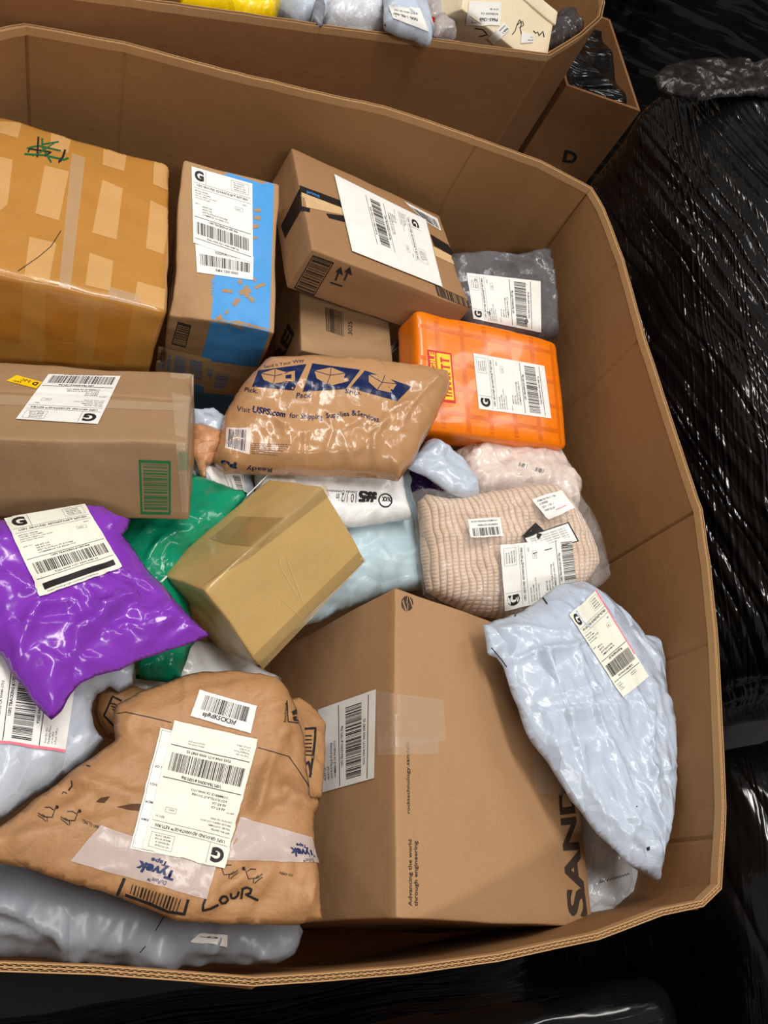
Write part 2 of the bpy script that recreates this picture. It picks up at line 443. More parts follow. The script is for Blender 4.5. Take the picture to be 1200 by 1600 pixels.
# ------------------------------------------------------------------ cartons
def rotv(r):
    t = np.linalg.norm(r)
    if t < 1e-9: return np.eye(3)
    k = r / t; K = np.array([[0, -k[2], k[1]], [k[2], 0, -k[0]], [-k[1], k[0], 0]])
    return np.eye(3) + math.sin(t) * K + (1 - math.cos(t)) * K @ K
class Carton:
    def __init__(s, name, label_, cat, p, mats, r=.004, cell=.011, amp=.0012, dents=(), group=None, sag=0, seed=1, seam=None):
        c = np.array(p[:3]); Rm = rotv(np.array([p[4], p[5], 0.])) @ rotv(np.array([0, 0, p[3]]))
        hw = np.array(p[6:9]) / 2; s.hw = hw; s.Rm = Rm
        s.c = c - Rm @ np.array([0, 0, hw[2]])                 # box centre
        base = s.c - Rm @ np.array([0, 0, hw[2]])
        s.M = frame(base, Rm[:, 0], Rm[:, 1], Rm[:, 2]); s.g = G(); s.mats = list(mats)
        def axis(h):
            n = max(3, int(2 * (h - r) / cell)); inner = np.linspace(-h + r, h - r, n + 1)
            return np.concatenate([[-h, -h + r * .35], inner, [h - r * .35, h]])
        ax = [axis(h) for h in hw]; key = {}; vs_ = []; fs = []
        def vert(q):
            k = tuple(np.round(q, 6))
            if k in key: return key[k]
            inner = np.clip(q, -hw + r, hw - r); d = q - inner; l = np.linalg.norm(d)
            pt = inner + d / l * r if l > 1e-9 else q.copy()
            nrm = d / l if l > 1e-9 else np.array([0, 0, 1.])
            nv = noise.noise_vector(Vector(pt * 9 + seed * 7.3)); nv2 = noise.noise_vector(Vector(pt * 28 + seed * 3.1))
            pt = pt + np.array(nv) * amp * 1.4 + np.array(nv2) * amp * .5
            if sag and q[2] > 0:
                e = (1 - (q[0] / hw[0]) ** 2) * (1 - (q[1] / hw[1]) ** 2); pt[2] -= sag * e * (q[2] / hw[2])
            if seam is not None and q[2] >= hw[2] - r * .4:
                dd = abs(q[seam[0]] - seam[1] * hw[seam[0]]); pt[2] -= .0022 * math.exp(-(dd / .0035) ** 2)
            for (dx, dy, dz, rad, depth) in dents:
                pc = np.array([dx, dy, dz]) * hw; l2 = np.linalg.norm(q - pc)
                if l2 < rad:
                    k2 = (1 - l2 / rad); cr = 1 + .5 * noise.noise(Vector(pt * 60)); pt = pt - pc / np.linalg.norm(pc) * depth * k2 * cr
            key[k] = len(vs_); vs_.append(Rm @ pt + s.c); return key[k]
        for a in range(3):
            b, c_ = (a + 1) % 3, (a + 2) % 3
            for sg in (-1, 1):
                A, B = ax[b], ax[c_]
                if seam is not None and a == 2:
                    ex = seam[1] * hw[seam[0]]; add = np.array([ex - .007, ex - .0035, ex, ex + .0035, ex + .007])
                    if seam[0] == b: A = np.unique(np.concatenate([A, add]))
                    else: B = np.unique(np.concatenate([B, add]))
                for i in range(len(A) - 1):
                    for j in range(len(B) - 1):
                        q = []
                        for (x, y) in ((A[i], B[j]), (A[i + 1], B[j]), (A[i + 1], B[j + 1]), (A[i], B[j + 1])):
                            v_ = np.zeros(3); v_[a] = sg * hw[a]; v_[b] = x; v_[c_] = y; q.append(vert(v_))
                        if sg < 0: q.reverse()
                        if len(set(q)) == 4: fs.append(tuple(q))
        s.g.add(vs_, fs, 0); s.bvh = s.g.bvh()
        s.th = thing(name, label_, cat, s.M, group)
    def surf(s, quad, nu=20, nv=20, off=.0004):
        S = Surf(s.bvh, quad, nu, nv, off, 0); S.clip = True; return S
    def face(s, f, u0, v0, u1, v1, mi=1, off=.0004, n=12):
        pass
    def done(s, name='carton_body'): s.body = build(name, s.g, s.mats, s.th); return s.body

# ------------------------------------------------------------------ pouches, mailers and bags
def seg_dist(P, poly_):
    A = np.array(poly_); B = np.roll(A, -1, 0)
    d = np.full(len(P), 1e9)
    for a, b in zip(A, B):
        ab = b - a; t = np.clip(((P - a) @ ab) / max(ab @ ab, 1e-12), 0, 1)
        d = np.minimum(d, np.linalg.norm(P - (a + t[:, None] * ab), axis=1))
    return d
def inside_poly(P, poly_):
    A = np.array(poly_); c = np.zeros(len(P), bool); n = len(A)
    for i in range(n):
        x1, y1 = A[i]; x2, y2 = A[(i + 1) % n]
        if y1 == y2: continue
        cond = ((y1 > P[:, 1]) != (y2 > P[:, 1])) & (P[:, 0] < (x2 - x1) * (P[:, 1] - y1) / (y2 - y1) + x1)
        c ^= cond
    return c
class Bag:
    def __init__(s, name, label_, cat, outline, plane, mats, T=.03, R=.05, B=None, cell=.006, wr=.004, ws=14, wang=0, wstr=2.5, fine=.0015,
                 creases=(), group=None, seed=1, edge=.002, flat=.0, lumps=.35, power=.5, own=True, humps=(), rc=None, ra=.004, rw=.010, rang=None, rsp=.55, rl=1.0, lip=.0, flatq=(), keep=.12):
        P3 = [at(*q) for q in plane]; o = sum(P3) / 3
        z = np.cross(P3[1] - P3[0], P3[2] - P3[0]); z /= np.linalg.norm(z)
        if z[2] < 0: z = -z
        x = raydir(1100, 800) - raydir(600, 800); x = x - x.dot(z) * z; x /= np.linalg.norm(x); y = np.cross(z, x)
        s.o, s.x, s.y, s.z = o, x, y, z
        def to2(px, py):
            d = raydir(px, py); p = CAM + d * ((o - CAM).dot(z) / d.dot(z)); q = p - o; return (q.dot(x), q.dot(y))
        s.to2 = to2
        pl = [to2(*p) for p in outline]
        rs = []
        n = len(pl); rr = random.Random(seed)
        for i in range(n):
            a, b = np.array(pl[i]), np.array(pl[(i + 1) % n]); L = np.linalg.norm(b - a); m = max(1, int(round(L / cell)))
            nr = np.array([-(b - a)[1], (b - a)[0]]) / max(L, 1e-9)
            for k in range(m):
                p = a + (b - a) * k / m
                if edge: p = p + nr * edge * noise.noise(Vector((p[0] * 40, p[1] * 40, seed))) * (1 if k else 0)
                rs.append(p)
        rs = np.array(rs)
        mn, mx = rs.min(0), rs.max(0); gx = np.arange(mn[0], mx[0], cell); gy = np.arange(mn[1], mx[1], cell * .87)
        GP = np.array([(a + (cell / 2 if j % 2 else 0), b) for j, b in enumerate(gy) for a in gx])
        GP = GP[inside_poly(GP, rs)]; GP = GP[seg_dist(GP, rs) > cell * .55]
        nb = len(rs)
        r = delaunay_2d_cdt([Vector(p) for p in rs] + [Vector(p) for p in GP], [(i, (i + 1) % nb) for i in range(nb)], [], 1, 1e-6)
        P = np.array([tuple(v_) for v_ in r[0]]); F = [tuple(f) for f in r[2]]
        d = seg_dist(P, rs); bd = d < 1e-6
        prof = np.clip(1 - (1 - np.clip((d - lip) / R, 0, 1)) ** 2, 0, 1) ** power
        ca, sa = math.cos(wang), math.sin(wang)
        H = np.zeros(len(P)); HB = np.zeros(len(P))
        for i, (a, b) in enumerate(P):
            if bd[i]: continue
            lum = 1 + lumps * noise.noise(Vector((a * 7, b * 7, seed * 1.7)))
            u = (a * ca + b * sa); v_ = (-a * sa + b * ca)
            wa = noise.noise(Vector((a * 9, b * 9, seed + 5))) * .03
            n1 = 1 - 2.2 * abs(noise.noise(Vector((u * ws / wstr + wa * 20, (v_ + wa) * ws, seed))))
            n2 = 1 - 2.2 * abs(noise.noise(Vector((u * ws * 1.5 + 9, v_ * ws * .7 + wa * 30, seed + 3.3))))
            n3 = 1 - 2.2 * abs(noise.noise(Vector((u * ws * 3.1, v_ * ws * 2.4, seed + 8))))
            e = min(1, d[i] / .012)
            H[i] = T * prof[i] * lum + (wr * (n1 * .7 + n2 * .45) + fine * n3) * e * (.35 + .65 * prof[i])
            HB[i] = -(B if B is not None else T) * prof[i] * (1 - flat)
        for (pts, amp, wd) in creases:
            q = [np.array(to2(*p)) for p in pts]; dd = np.full(len(P), 1e9); tt = np.zeros(len(P))
            for k, (a, b) in enumerate(zip(q[:-1], q[1:])):
                ab = b - a; t = np.clip(((P - a) @ ab) / max(ab @ ab, 1e-12), 0, 1)
                dk = np.linalg.norm(P - (a + t[:, None] * ab), axis=1)
                tt = np.where(dk < dd, (k + t) / (len(q) - 1), tt); dd = np.minimum(dd, dk)
            fade = np.sin(np.clip(tt, .02, .98) * math.pi) ** .5
            H += amp * fade * np.clip(1 - dd / wd, 0, 1) ** 1.4 * np.clip(d / .015, 0, 1)
        mask = np.ones(len(P))
        for q in flatq:
            qq = np.array([to2(*p) for p in q]); sd = seg_dist(P, qq); ins = inside_poly(P, qq); sd = np.where(ins, -sd, sd)
            mask = np.minimum(mask, np.clip(.5 + sd / .018, 0, 1))
        # straight folds scattered over the film
        ext = rs.max(0) - rs.min(0); N_ = rc if rc is not None else int(26 * min(1.6, ext[0] * ext[1] / .05)) + 8
        inter = P[d > .008]
        for k in range(N_):
            c0 = inter[rr.randrange(len(inter))]; an = (rang if rang is not None else wang) + rr.gauss(0, rsp) + (1.3 if rr.random() < .25 else 0)
            L = rl * rr.uniform(.02, .075) * (1.3 if rr.random() < .3 else 1); dr = np.array([math.cos(an), math.sin(an)]); nr = np.array([-dr[1], dr[0]])
            q = P - c0; al = q @ dr; ac = q @ nr + .12 * al ** 2 / max(L, .01) * rr.uniform(-1, 1)
            w1, w2 = rw * rr.uniform(.5, 1), rw * rr.uniform(1, 2.8)
            if rr.random() < .5: w1, w2 = w2, w1
            pr = np.where(ac > 0, np.clip(1 - ac / w1, 0, 1), np.clip(1 + ac / w2, 0, 1))
            am = ra * rr.uniform(.4, 1.2) * (1 if rr.random() < .68 else -.7)
            H += am * pr * np.clip(1 - np.abs(al) / L, 0, 1) ** .6 * np.clip(d / .014, 0, 1)
        for (px, py, rad, amp) in humps:
            q = np.array(to2(px, py)); l = np.linalg.norm(P - q, axis=1); H += amp * np.exp(-(l / rad) ** 2) * np.clip(d / .03, 0, 1)
        if len(flatq):
            sm = np.array([T * prof[i] * (1 + lumps * noise.noise(Vector((P[i][0] * 7, P[i][1] * 7, seed * 1.7)))) for i in range(len(P))])
            H = sm + (H - sm) * (keep + (1 - keep) * mask)
        H = np.where(bd, 0, np.maximum(H, HB + .0012))
        W3 = lambda h: o + P[:, :1] * x + P[:, 1:] * y + h[:, None] * z
        top = W3(H); bot = W3(HB)
        idx = np.arange(len(P)); bi = idx.copy(); k = len(P); bl = []
        for i in range(len(P)):
            if not bd[i]: bi[i] = k; k += 1; bl.append(bot[i])
        F2 = []
        for f in F:
            a, b, c_ = P[f[0]], P[f[1]], P[f[2]]
            if (b[0] - a[0]) * (c_[1] - a[1]) - (b[1] - a[1]) * (c_[0] - a[0]) < 0: f = tuple(reversed(f))
            F2.append(f)
        s.g = G(); s.g.add(list(top) + bl, F2 + [tuple(int(bi[i]) for i in reversed(f)) for f in F2], 0)
        gt = G(); gt.add(list(top), F2); s.bvh = gt.bvh(); s.outline = rs; s.P = P
        s.mats = list(mats); lo = HB.min()
        s.M = frame(o + z * lo, x, y, z)
        s.th = thing(name, label_, cat, s.M, group) if own else None
    def surf(s, quad, nu=20, nv=20, off=.0005):
        S = Surf(s.bvh, quad, nu, nv, off, 0); S.clip = True; return S
    def done(s, name='mailer_body', parent=None): s.body = build(name, s.g, s.mats, parent or s.th); return s.body
# ------------------------------------------------------------------ setting
def make_floor():
    g = G(); g.add([(-5, -4, 0), (6, -4, 0), (6, 7, 0), (-5, 7, 0)], [(0, 1, 2, 3)])
    m = plain('concrete_floor', (70, 68, 66), .7, .3, bump=(20, .2, .01))
    o = build('floor', g, [m]); o['kind'] = 'structure'
make_floor()

# ------------------------------------------------------------------ pallet-size cardboard bins
KRAFT_BIN = cardboard('bin_liner_inside', (150, 110, 69), .72, (1, 1, 0), blot=.06, flute_amp=.05)
KRAFT_OUT = cardboard('bin_liner_outside', (142, 98, 60), .72, (1, 1, 0), blot=.06, flute_amp=.05)
EDGE = plain('cut_board_edge', (182, 142, 98), .85, .2)
EDGE_SHADED = plain('shaded_flute_recess', (112, 78, 46), .9, .1)  # recess floor coloured darker to stand in for shade between the liners
def resample(poly_, step):
    out = []; cr = []
    n = len(poly_)
    for i in range(n):
        a = np.array(poly_[i][:2]); b = np.array(poly_[(i + 1) % n][:2]); L = np.linalg.norm(b - a); m = max(1, int(L / step))
        for k in range(m): out.append(a + (b - a) * k / m); cr.append(poly_[i][2] if (k == 0 and len(poly_[i]) > 2) else 0)
    return np.array(out), cr
def add_bottom(th, pts, t=.01):
    g = G(); n = len(pts); g.add([(p[0], p[1], .004) for p in pts] + [(p[0], p[1], .004 + t) for p in pts], [tuple(range(n)), tuple(range(n, 2 * n))], 0)
    build('bin_bottom', g, [KRAFT_BIN], th, smooth=False)
def make_bin(name, label_, poly_, H, bulge=lambda p, z: 0, group=None, thick=.0072, step=.02, seed=1, fl=True, wave=.002, inset=0):
    pts, cr = resample(poly_, step); n = len(pts)
    c = pts.mean(0)
    # add tight rows beside every crease so that the fold reads
    P2 = []; C2 = []
    for i in range(n):
        if cr[i]:
            a = pts[i - 1] - pts[i]; a /= np.linalg.norm(a); b = pts[(i + 1) % n] - pts[i]; b /= np.linalg.norm(b)
            P2 += [pts[i] + a * .005, pts[i], pts[i] + b * .005]; C2 += [0, cr[i], 0]
        else: P2.append(pts[i]); C2.append(0)
    pts = np.array(P2); cr = C2; n = len(pts)
    tan = np.roll(pts, -1, 0) - np.roll(pts, 1, 0); tan /= np.linalg.norm(tan, axis=1, keepdims=True)
    nor = np.stack([tan[:, 1], -tan[:, 0]], 1)
    if ((pts - c) * nor).sum() < 0: nor = -nor      # outward
    pts = pts - nor * inset
    zs = np.unique(np.concatenate([np.linspace(0, H - .3, 10), np.linspace(H - .3, H - .012, 22)]))
    def top(i):
        q = pts[i]; return wave * noise.noise(Vector((q[0] * 5, q[1] * 5, seed))) + .0012 * noise.noise(Vector((q[0] * 60, q[1] * 60, seed)))
    g = G(); V_in = []; V_out = []
    for z in zs:
        for i in range(n):
            q = pts[i]; o = bulge(q, z) + .002 * noise.noise(Vector((q[0] * 4, q[1] * 4, z * 4 + seed))) * min(1, (H - z) * 8)
            if cr[i]: o += .0028 * cr[i]
            zz = z + top(i) * (z / H) ** 6
            V_in.append((*(q + nor[i] * o), zz)); V_out.append((*(q + nor[i] * (o + thick)), zz))
    m = len(zs); N = n * m
    F = []; F2 = []
    for k in range(m - 1):
        for i in range(n):
            a = k * n + i; b = k * n + (i + 1) % n
            F.append((a, b, b + n, a + n)); F2.append((N + b, N + a, N + a + n, N + b + n))
    rimf = [((m - 1) * n + i, (m - 1) * n + (i + 1) % n, N + (m - 1) * n + (i + 1) % n, N + (m - 1) * n + i) for i in range(n)]
    g.add(V_in + V_out, F, 0); g.f += F2; g.m += [1] * len(F2); g.f += rimf; g.m += [2] * len(rimf)
    base = (c[0], c[1], 0)
    M = Matrix.Translation(base)
    th = thing(name, label_, 'cardboard bin', M, group)
    build('bin_wall', g, [KRAFT_BIN, KRAFT_OUT, EDGE_SHADED], th, smooth=False)
    # cut edge: three liners and two rows of zigzag flutes
    g = G(); lw = .0011
    def ring(o0, o1, z0, z1, mi):
        vs_ = []
        for i in range(n):
            tz = top(i)
            for (o, z) in ((o0, z0), (o0, z1), (o1, z1), (o1, z0)): vs_.append((*(pts[i] + nor[i] * o), z + tz))
        fs = []
        for i in range(n):
            j = (i + 1) % n
            for k in range(3): fs.append((i * 4 + k, j * 4 + k, j * 4 + k + 1, i * 4 + k + 1))
        g.add(vs_, fs, mi)
    ring(0, lw, H - .013, H, 0); ring(thick - lw, thick, H - .013, H, 0)
    if fl:
        ring(thick / 2 - lw / 2, thick / 2 + lw / 2, H - .013, H - .001, 0)
        # arclength
        seg = np.linalg.norm(np.roll(pts, -1, 0) - pts, axis=1); cum = np.concatenate([[0], np.cumsum(seg)])
        def pos(s_):
            i = min(np.searchsorted(cum, s_, side='right') - 1, n - 1); t = (s_ - cum[i]) / seg[i]; j = (i + 1) % n
            return pts[i] * (1 - t) + pts[j] * t, nor[i] * (1 - t) + nor[j] * t, top(i) * (1 - t) + top(j) * t
        for lay in range(2):
            lo = lw + lay * (thick / 2 - lw / 2) ; hi = lo + thick / 2 - 1.5 * lw
            s_ = 0; k = 0; vs_ = []; fs = []; pitch = .0036 + .0004 * lay
            while s_ < cum[-1] - pitch:
                p, q, tz = pos(s_); o = lo if k % 2 == 0 else hi
                a = p + q * o; tt = .0009
                vs_ += [(*(a + q * -tt * 0), H - .012 + tz), (*a, H - .0015 + tz), (*(a + q * (tt if k % 2 == 0 else -tt)), H - .0015 + tz)]
                s_ += pitch; k += 1
            for i in range(k - 1):
                a = i * 3; fs += [(a, a + 3, a + 4, a + 1), (a + 1, a + 4, a + 5, a + 2)]
            g.add(vs_, fs, 0)
    build('fluted_edge', g, [EDGE], th, smooth=False); add_bottom(th, pts)
    return th, pts, nor

def rimpt(x, y, c=0):
    p = at(x, y, RIM); return (p[0], p[1], c)
rim = [rimpt(37, 34, 1), rimpt(120, 50), rimpt(195, 64, .6), rimpt(350, 107), rimpt(600, 165), rimpt(750, 215, 1), rimpt(845, 250), rimpt(926, 292, 1), rimpt(945, 325),
       rimpt(975, 405, .5), rimpt(1009, 527, .8), rimpt(1060, 680), rimpt(1098, 797, 1.2), rimpt(1112, 890), rimpt(1123, 1005, .8), rimpt(1132, 1180), rimpt(1136, 1262),
       rimpt(1134, 1312, 1), rimpt(1129, 1390), rimpt(1100, 1418, 1), rimpt(1035, 1432), rimpt(936, 1470), rimpt(870, 1484, .6), rimpt(780, 1504), rimpt(640, 1524), rimpt(500, 1536),
       rimpt(398, 1543, 1), rimpt(300, 1536), rimpt(150, 1525), rimpt(0, 1520), (-.30, -.05, 1), (-.47, .15, 0), (-.47, .78, 1), (-.30, .99, 0)]
def bulge_main(p, z):
    dr = min(RIM - z, .5)
    if p[1] < .05: return .09 * dr
    if p[0] > .8: return .05 * dr
    return .01 * dr
make_bin('cardboard_bin', 'large open cardboard bin in the foreground holding the brown, orange and purple parcels', rim, RIM, bulge_main, seed=2, inset=.008)

# the bin behind: rim about ten centimetres higher
H2 = 1.00
def r2(x, y, c=0): p = at(x, y, H2); return (p[0], p[1], c)
rim2 = [(-.62, .99, 1), r2(0, -32), r2(225, -3), r2(400, 22), r2(650, 57), r2(855, 83, 1), r2(905, 52, 0), r2(936, 25, 0), r2(941, 2, 1), r2(938, -20, 0), (.99, 2.3, 0), (-.6, 2.2, 0)]
make_bin('cardboard_bin', 'second open cardboard bin behind the foreground one, holding shoe carton, yellow and white mailers', rim2, H2, lambda p, z: .0, seed=5, fl=False, inset=0)

# third bin, low and far right, mostly hidden
p3 = [at(800, 128, .8), at(1010, 128, .8)]
def make_far_bin():
    g = G(); x0, x1, y0, y1, h = 1.035, 1.27, 1.70, 2.08, .80
    Mx = Matrix.Translation(((x0 + x1) / 2, (y0 + y1) / 2, 0))
    th = thing('cardboard_bin', 'low cardboard bin with a black letter D, between second bin and wrapped pallets', 'cardboard bin', Mx)
    t = .008
    def bx(a, b):
        vs_ = [(x, y, z) for x in (a[0], b[0]) for y in (a[1], b[1]) for z in (a[2], b[2])]
        g.add(vs_, [(0, 1, 3, 2), (4, 6, 7, 5), (0, 4, 5, 1), (2, 3, 7, 6), (0, 2, 6, 4), (1, 5, 7, 3)], 0)
    bx((x0, y0, 0), (x1, y0 + t, h)); bx((x0, y1 - t, 0), (x1, y1, h)); bx((x0, y0 + t, 0), (x0 + t, y1 - t, h)); bx((x1 - t, y0 + t, 0), (x1, y1 - t, h))
    b = g.bvh()
    S = Surf(b, [(880, 232), (905, 238), (900, 256), (876, 252)], 6, 6, .001, 0)
    put_text(g, S, 1, 9.5, 9, 'D', 1, .03, None, 10, 10, width=8.5, res=3)
    build('bin_wall', g, [KRAFT_OUT, INK], th, smooth=False)
    g = G(); N_ = 30; vs_ = []
    for j in range(N_ + 1):
        for i in range(N_ + 1):
            x = x0 - .01 + (x1 - x0 + .02) * i / N_; y = y0 + .02 + (y1 - y0 + .0) * j / N_
            vs_.append((x, y, h - .03 + .02 * noise.noise(Vector((x * 12, y * 12, 3)))))
    g.add(vs_, [(j * (N_ + 1) + i, j * (N_ + 1) + i + 1, (j + 1) * (N_ + 1) + i + 1, (j + 1) * (N_ + 1) + i) for j in range(N_) for i in range(N_)])
    build('stretch_wrap_cover', g, [wrap('black_wrap_cover')], th)
make_far_bin()

# ------------------------------------------------------------------ pallet loads in black stretch wrap
def wrapped(name, label_, x0, x1, y0, y1, h, r, mat_, seed, amp=.02, cell=.03, ribs=0.0, group='pallet loads in black stretch wrap'):
    g = G(); hw = np.array([(x1 - x0) / 2, (y1 - y0) / 2, h / 2]); c = np.array([(x0 + x1) / 2, (y0 + y1) / 2, h / 2])
    key = {}; vs_ = []; fs = []
    def axis(hh):
        n = max(4, int(2 * hh / cell)); return np.linspace(-hh, hh, n + 1)
    ax = [axis(q) for q in hw]
    def vert(q):
        k = tuple(np.round(q, 6))
        if k in key: return key[k]
        inner = np.clip(q, -hw + r, hw - r); inner[2] = min(q[2], hw[2] - r)
        d = q - inner; l = np.linalg.norm(d)
        if l > 1e-9:
            mx = np.abs(d).max(); pt = inner + d / l * min(mx, r) ; nn = d / l
        else: pt = q.copy(); nn = np.zeros(3)
        a = noise.noise(Vector(pt * 3.5 + seed)); b_ = noise.noise(Vector(pt * 11 + seed * 2))
        u = (pt[0] + pt[1]) * 1.0
        c_ = 1 - 2 * abs(noise.noise(Vector((pt[0] * 26 + pt[2] * 4, pt[1] * 26 + pt[2] * 5, pt[2] * 1.2 + seed))))
        pt = pt + nn * (a * amp + b_ * amp * .35 + c_ * ribs)
        pt[2] = max(pt[2], -h / 2)
        key[k] = len(vs_); vs_.append(pt + c); return key[k]
    for a in range(3):
        b, c_ = (a + 1) % 3, (a + 2) % 3
        for sg in (-1, 1):
            A, B = ax[b], ax[c_]
            for i in range(len(A) - 1):
                for j in range(len(B) - 1):
                    q = []
                    for (x, y) in ((A[i], B[j]), (A[i + 1], B[j]), (A[i + 1], B[j + 1]), (A[i], B[j + 1])):
                        v_ = np.zeros(3); v_[a] = sg * hw[a]; v_[b] = x; v_[c_] = y; q.append(vert(v_))
                    if sg < 0: q.reverse()
                    if len(set(q)) == 4: fs.append(tuple(q))
    g.add(vs_, fs)
    M = Matrix.Translation((c[0], c[1], 0))
    o = build(name, g, [mat_], None, M)
    tag(o, label_, 'wrapped pallet', group); return o
tall_load = wrapped('wrapped_pallet', 'tall pallet load in shiny black stretch wrap standing right of the foreground bin', 1.03, 1.9, .22, 1.47, 1.12, .16, wrap('black_wrap_tall', (12, 11, 11), (1, 0, 1), (0, 1, 0), 70, .28), 3, .025, .014, .0)
wrapped('wrapped_pallet', 'dark wrapped pallet load beside the lower right corner of the foreground bin', 1.02, 1.9, -1.1, .10, .80, .12, wrap('black_wrap_low', (10, 9, 9), (1, 0, 1), (0, 1, 0), 40, .3, .14, .5), 9, .03, .02, .003)
wrapped('wrapped_pallet', 'black wrapped pallet load at the top right with level streaks', 1.05, 3.4, 2.15, 3.3, 2.0, .06, wrap('black_wrap_far', (8, 8, 8), (0, .5, 1), (1, 0, 0), 42, .08, .12, .8), 13, .015, .03, .0)
wrapped('wrapped_pallet', 'black wrapped pallet load below the front rim of the foreground bin', -.9, .95, -1.4, -.24, .62, .05, wrap('black_wrap_near', (9, 9, 9), (0, 1, 1), (1, 0, 0), 50, .06, .12, .7), 21, .012, .02, .0)

# ------------------------------------------------------------------ cartons inside the bin
INKBROWN = plain('box_print_ink', (52, 44, 40), .7, .2)
WHITE_TAPE = plain('clear_packing_tape', (214, 190, 158), .18, .6, bump=(70, .35, .003), alpha=.38)
TAN_TAPE = plain('tan_packing_tape', (178, 150, 100), .2, .6, bump=(60, .3, .003), alpha=.55)

# 1 big carton under yellow-brown tape
TAPED = cardboard('taped_carton_board', (188, 132, 60), .38, (0, 1, 0), coat=.55, blot=.07, flute_amp=.5, pitch=300)
UNTAPED = cardboard('untaped_patch_board', (206, 158, 98), .55, (0, 1, 0), coat=.25, blot=.04, flute_amp=.4, pitch=300)
DTAPED = cardboard('double_taped_board', (186, 122, 44), .3, (0, 1, 0), coat=.7, blot=.05, flute_amp=.5, pitch=300)
GREENINK = plain('green_marker', (30, 96, 54), .5, .3)
c = Carton('taped_carton', 'big brown carton wrapped all over in yellow-brown packing tape, green and black scribble on top', 'box',
           [-.0547, .8856, .86, -.0157, -.1687, .0545, .27, .3601, .36], [TAPED, UNTAPED, DTAPED, INK, GREENINK], r=.012, amp=.004, seed=3, cell=.009)
for q in ([(70, 259), (108, 268), (92, 345), (55, 334)], [(160, 281), (192, 295), (182, 375), (144, 364)], [(0, 245), (20, 250), (12, 320), (0, 330)],
          [(235, 313), (266, 328), (256, 398), (228, 388)], [(162, 226), (198, 240), (194, 268), (160, 258)], [(241, 250), (267, 262), (268, 300), (239, 288)],
          [(46, 370), (88, 380), (76, 445), (38, 432)], [(140, 395), (177, 408), (172, 455), (133, 446)], [(80, 205), (112, 214), (106, 240), (78, 232)], [(0, 190), (34, 192), (28, 216), (0, 208)],
          [(215, 440), (258, 452), (256, 484), (209, 470)]):
    rect(c.g, c.surf(q), 0, 0, 1, 1, 1, 0)
for q in ([(0, 437), (36, 443), (30, 535), (0, 530)], [(72, 450), (124, 462), (118, 535), (70, 530)], [(160, 470), (208, 478), (192, 572), (146, 560)], [(72, 533), (122, 538), (118, 570), (70, 566)]):
    rect(c.g, c.surf(q), 0, 0, 1, 1, 2, 0)
for pts, mi, wd in (([(38, 241), (70, 243), (100, 250), (107, 247)], 4, 3), ([(42, 232), (60, 228), (95, 236)], 4, 2.5), ([(66, 216), (66, 230), (80, 254)], 4, 3), ([(66, 226), (92, 222)], 4, 2.5),
                    ([(60, 214), (58, 246)], 3, 3), ([(44, 238), (46, 233), (80, 238), (70, 244)], 3, 2.5), ([(102, 234), (98, 246), (91, 254), (96, 250)], 3, 3.5), ([(88, 222), (60, 240), (50, 244)], 4, 2),
                    ([(95, 361), (80, 385), (60, 402), (28, 424)], 3, 1.2)):
    stroke(c.g, c.bvh, pts, wd, mi)
c.done()
tape(c.th, c.bvh, [(112, 240), (133, 247), (110, 452), (92, 447)], WHITE_TAPE, text='clear tape strip along the top')
tape(c.th, c.bvh, [(168, 448), (218, 462), (218, 478), (170, 466)], WHITE_TAPE, text='shiny clear tape patch on the edge')

# 2 carton with wide blue stripe
SKY = plain('sky_blue_print', (72, 152, 218), .5, .3, bump=(30, .2, .004))
BB = cardboard('blue_stripe_board', (176, 139, 99), .7, (0, 1, 0), blot=.05, flute_amp=.25)
c = Carton('blue_stripe_carton', 'tall brown carton with wide blue stripe and spark pattern, right of the big taped carton', 'box',
           [.174, .9024, .83, -.0242, .1845, -.0503, .1623, .2835, .40], [BB, SKY, INK, BB], r=.005, amp=.003, seed=6, cell=.008,
           dents=((.35, -1, .9, .06, .012), (-1, -.6, .9, .05, .012), (-.95, -.95, 1, .04, .012)))
rect(c.g, c.surf([(348, 262), (428, 288), (421, 518), (330, 498)], 20, 40), 0, 0, 1, 1, 1, 0)
rect(c.g, c.surf([(330, 500), (421, 519), (396, 592), (313, 566)], 20, 20), 0, 0, 1, 1, 1, 0)
rect(c.g, c.surf([(306, 567), (400, 588), (372, 655), (290, 648)], 20, 20), 0, 0, 1, 1, 1, 0)
def dash(px, py, dx, dy, wd):
    stroke(c.g, c.bvh, [(px - dx, py - dy), (px + dx, py + dy)], wd, 3, .001)
for (px, py, dx, dy, wd) in ((402, 329, 5, 0, 5), (402, 341, 5, 1, 6), (399, 354, 5, -1, 6), (397, 372, 5, 0, 4), (355, 455, 8, 1, 5), (383, 456, 9, -2, 7), (385, 456, 1, 9, 7), (406, 447, 8, -3, 5),
                             (369, 472, 4, -5, 7), (393, 468, 3, 4, 6), (343, 496, 3, -3, 6), (354, 488, 2, -3, 4), (375, 441, 2, 3, 6), (397, 437, 2, 3, 4)): dash(px, py, dx, dy, wd)
S = c.surf([(278, 502), (299, 508), (290, 543), (268, 537)], 16, 16)
boxline(c.g, S, 0, 0, 10, 10, .5, 2, 10, 10); bars(c.g, S, .6, .6, 8.8, 8.8, 5, 2, 10, 10, 12, True)
S = c.surf([(326, 460), (326, 428), (338, 430), (338, 462)], 6, 6); put_text(c.g, S, 0, 8, 7, 'ore', 1, .02, None, 10, 10, width=8)
c.done()
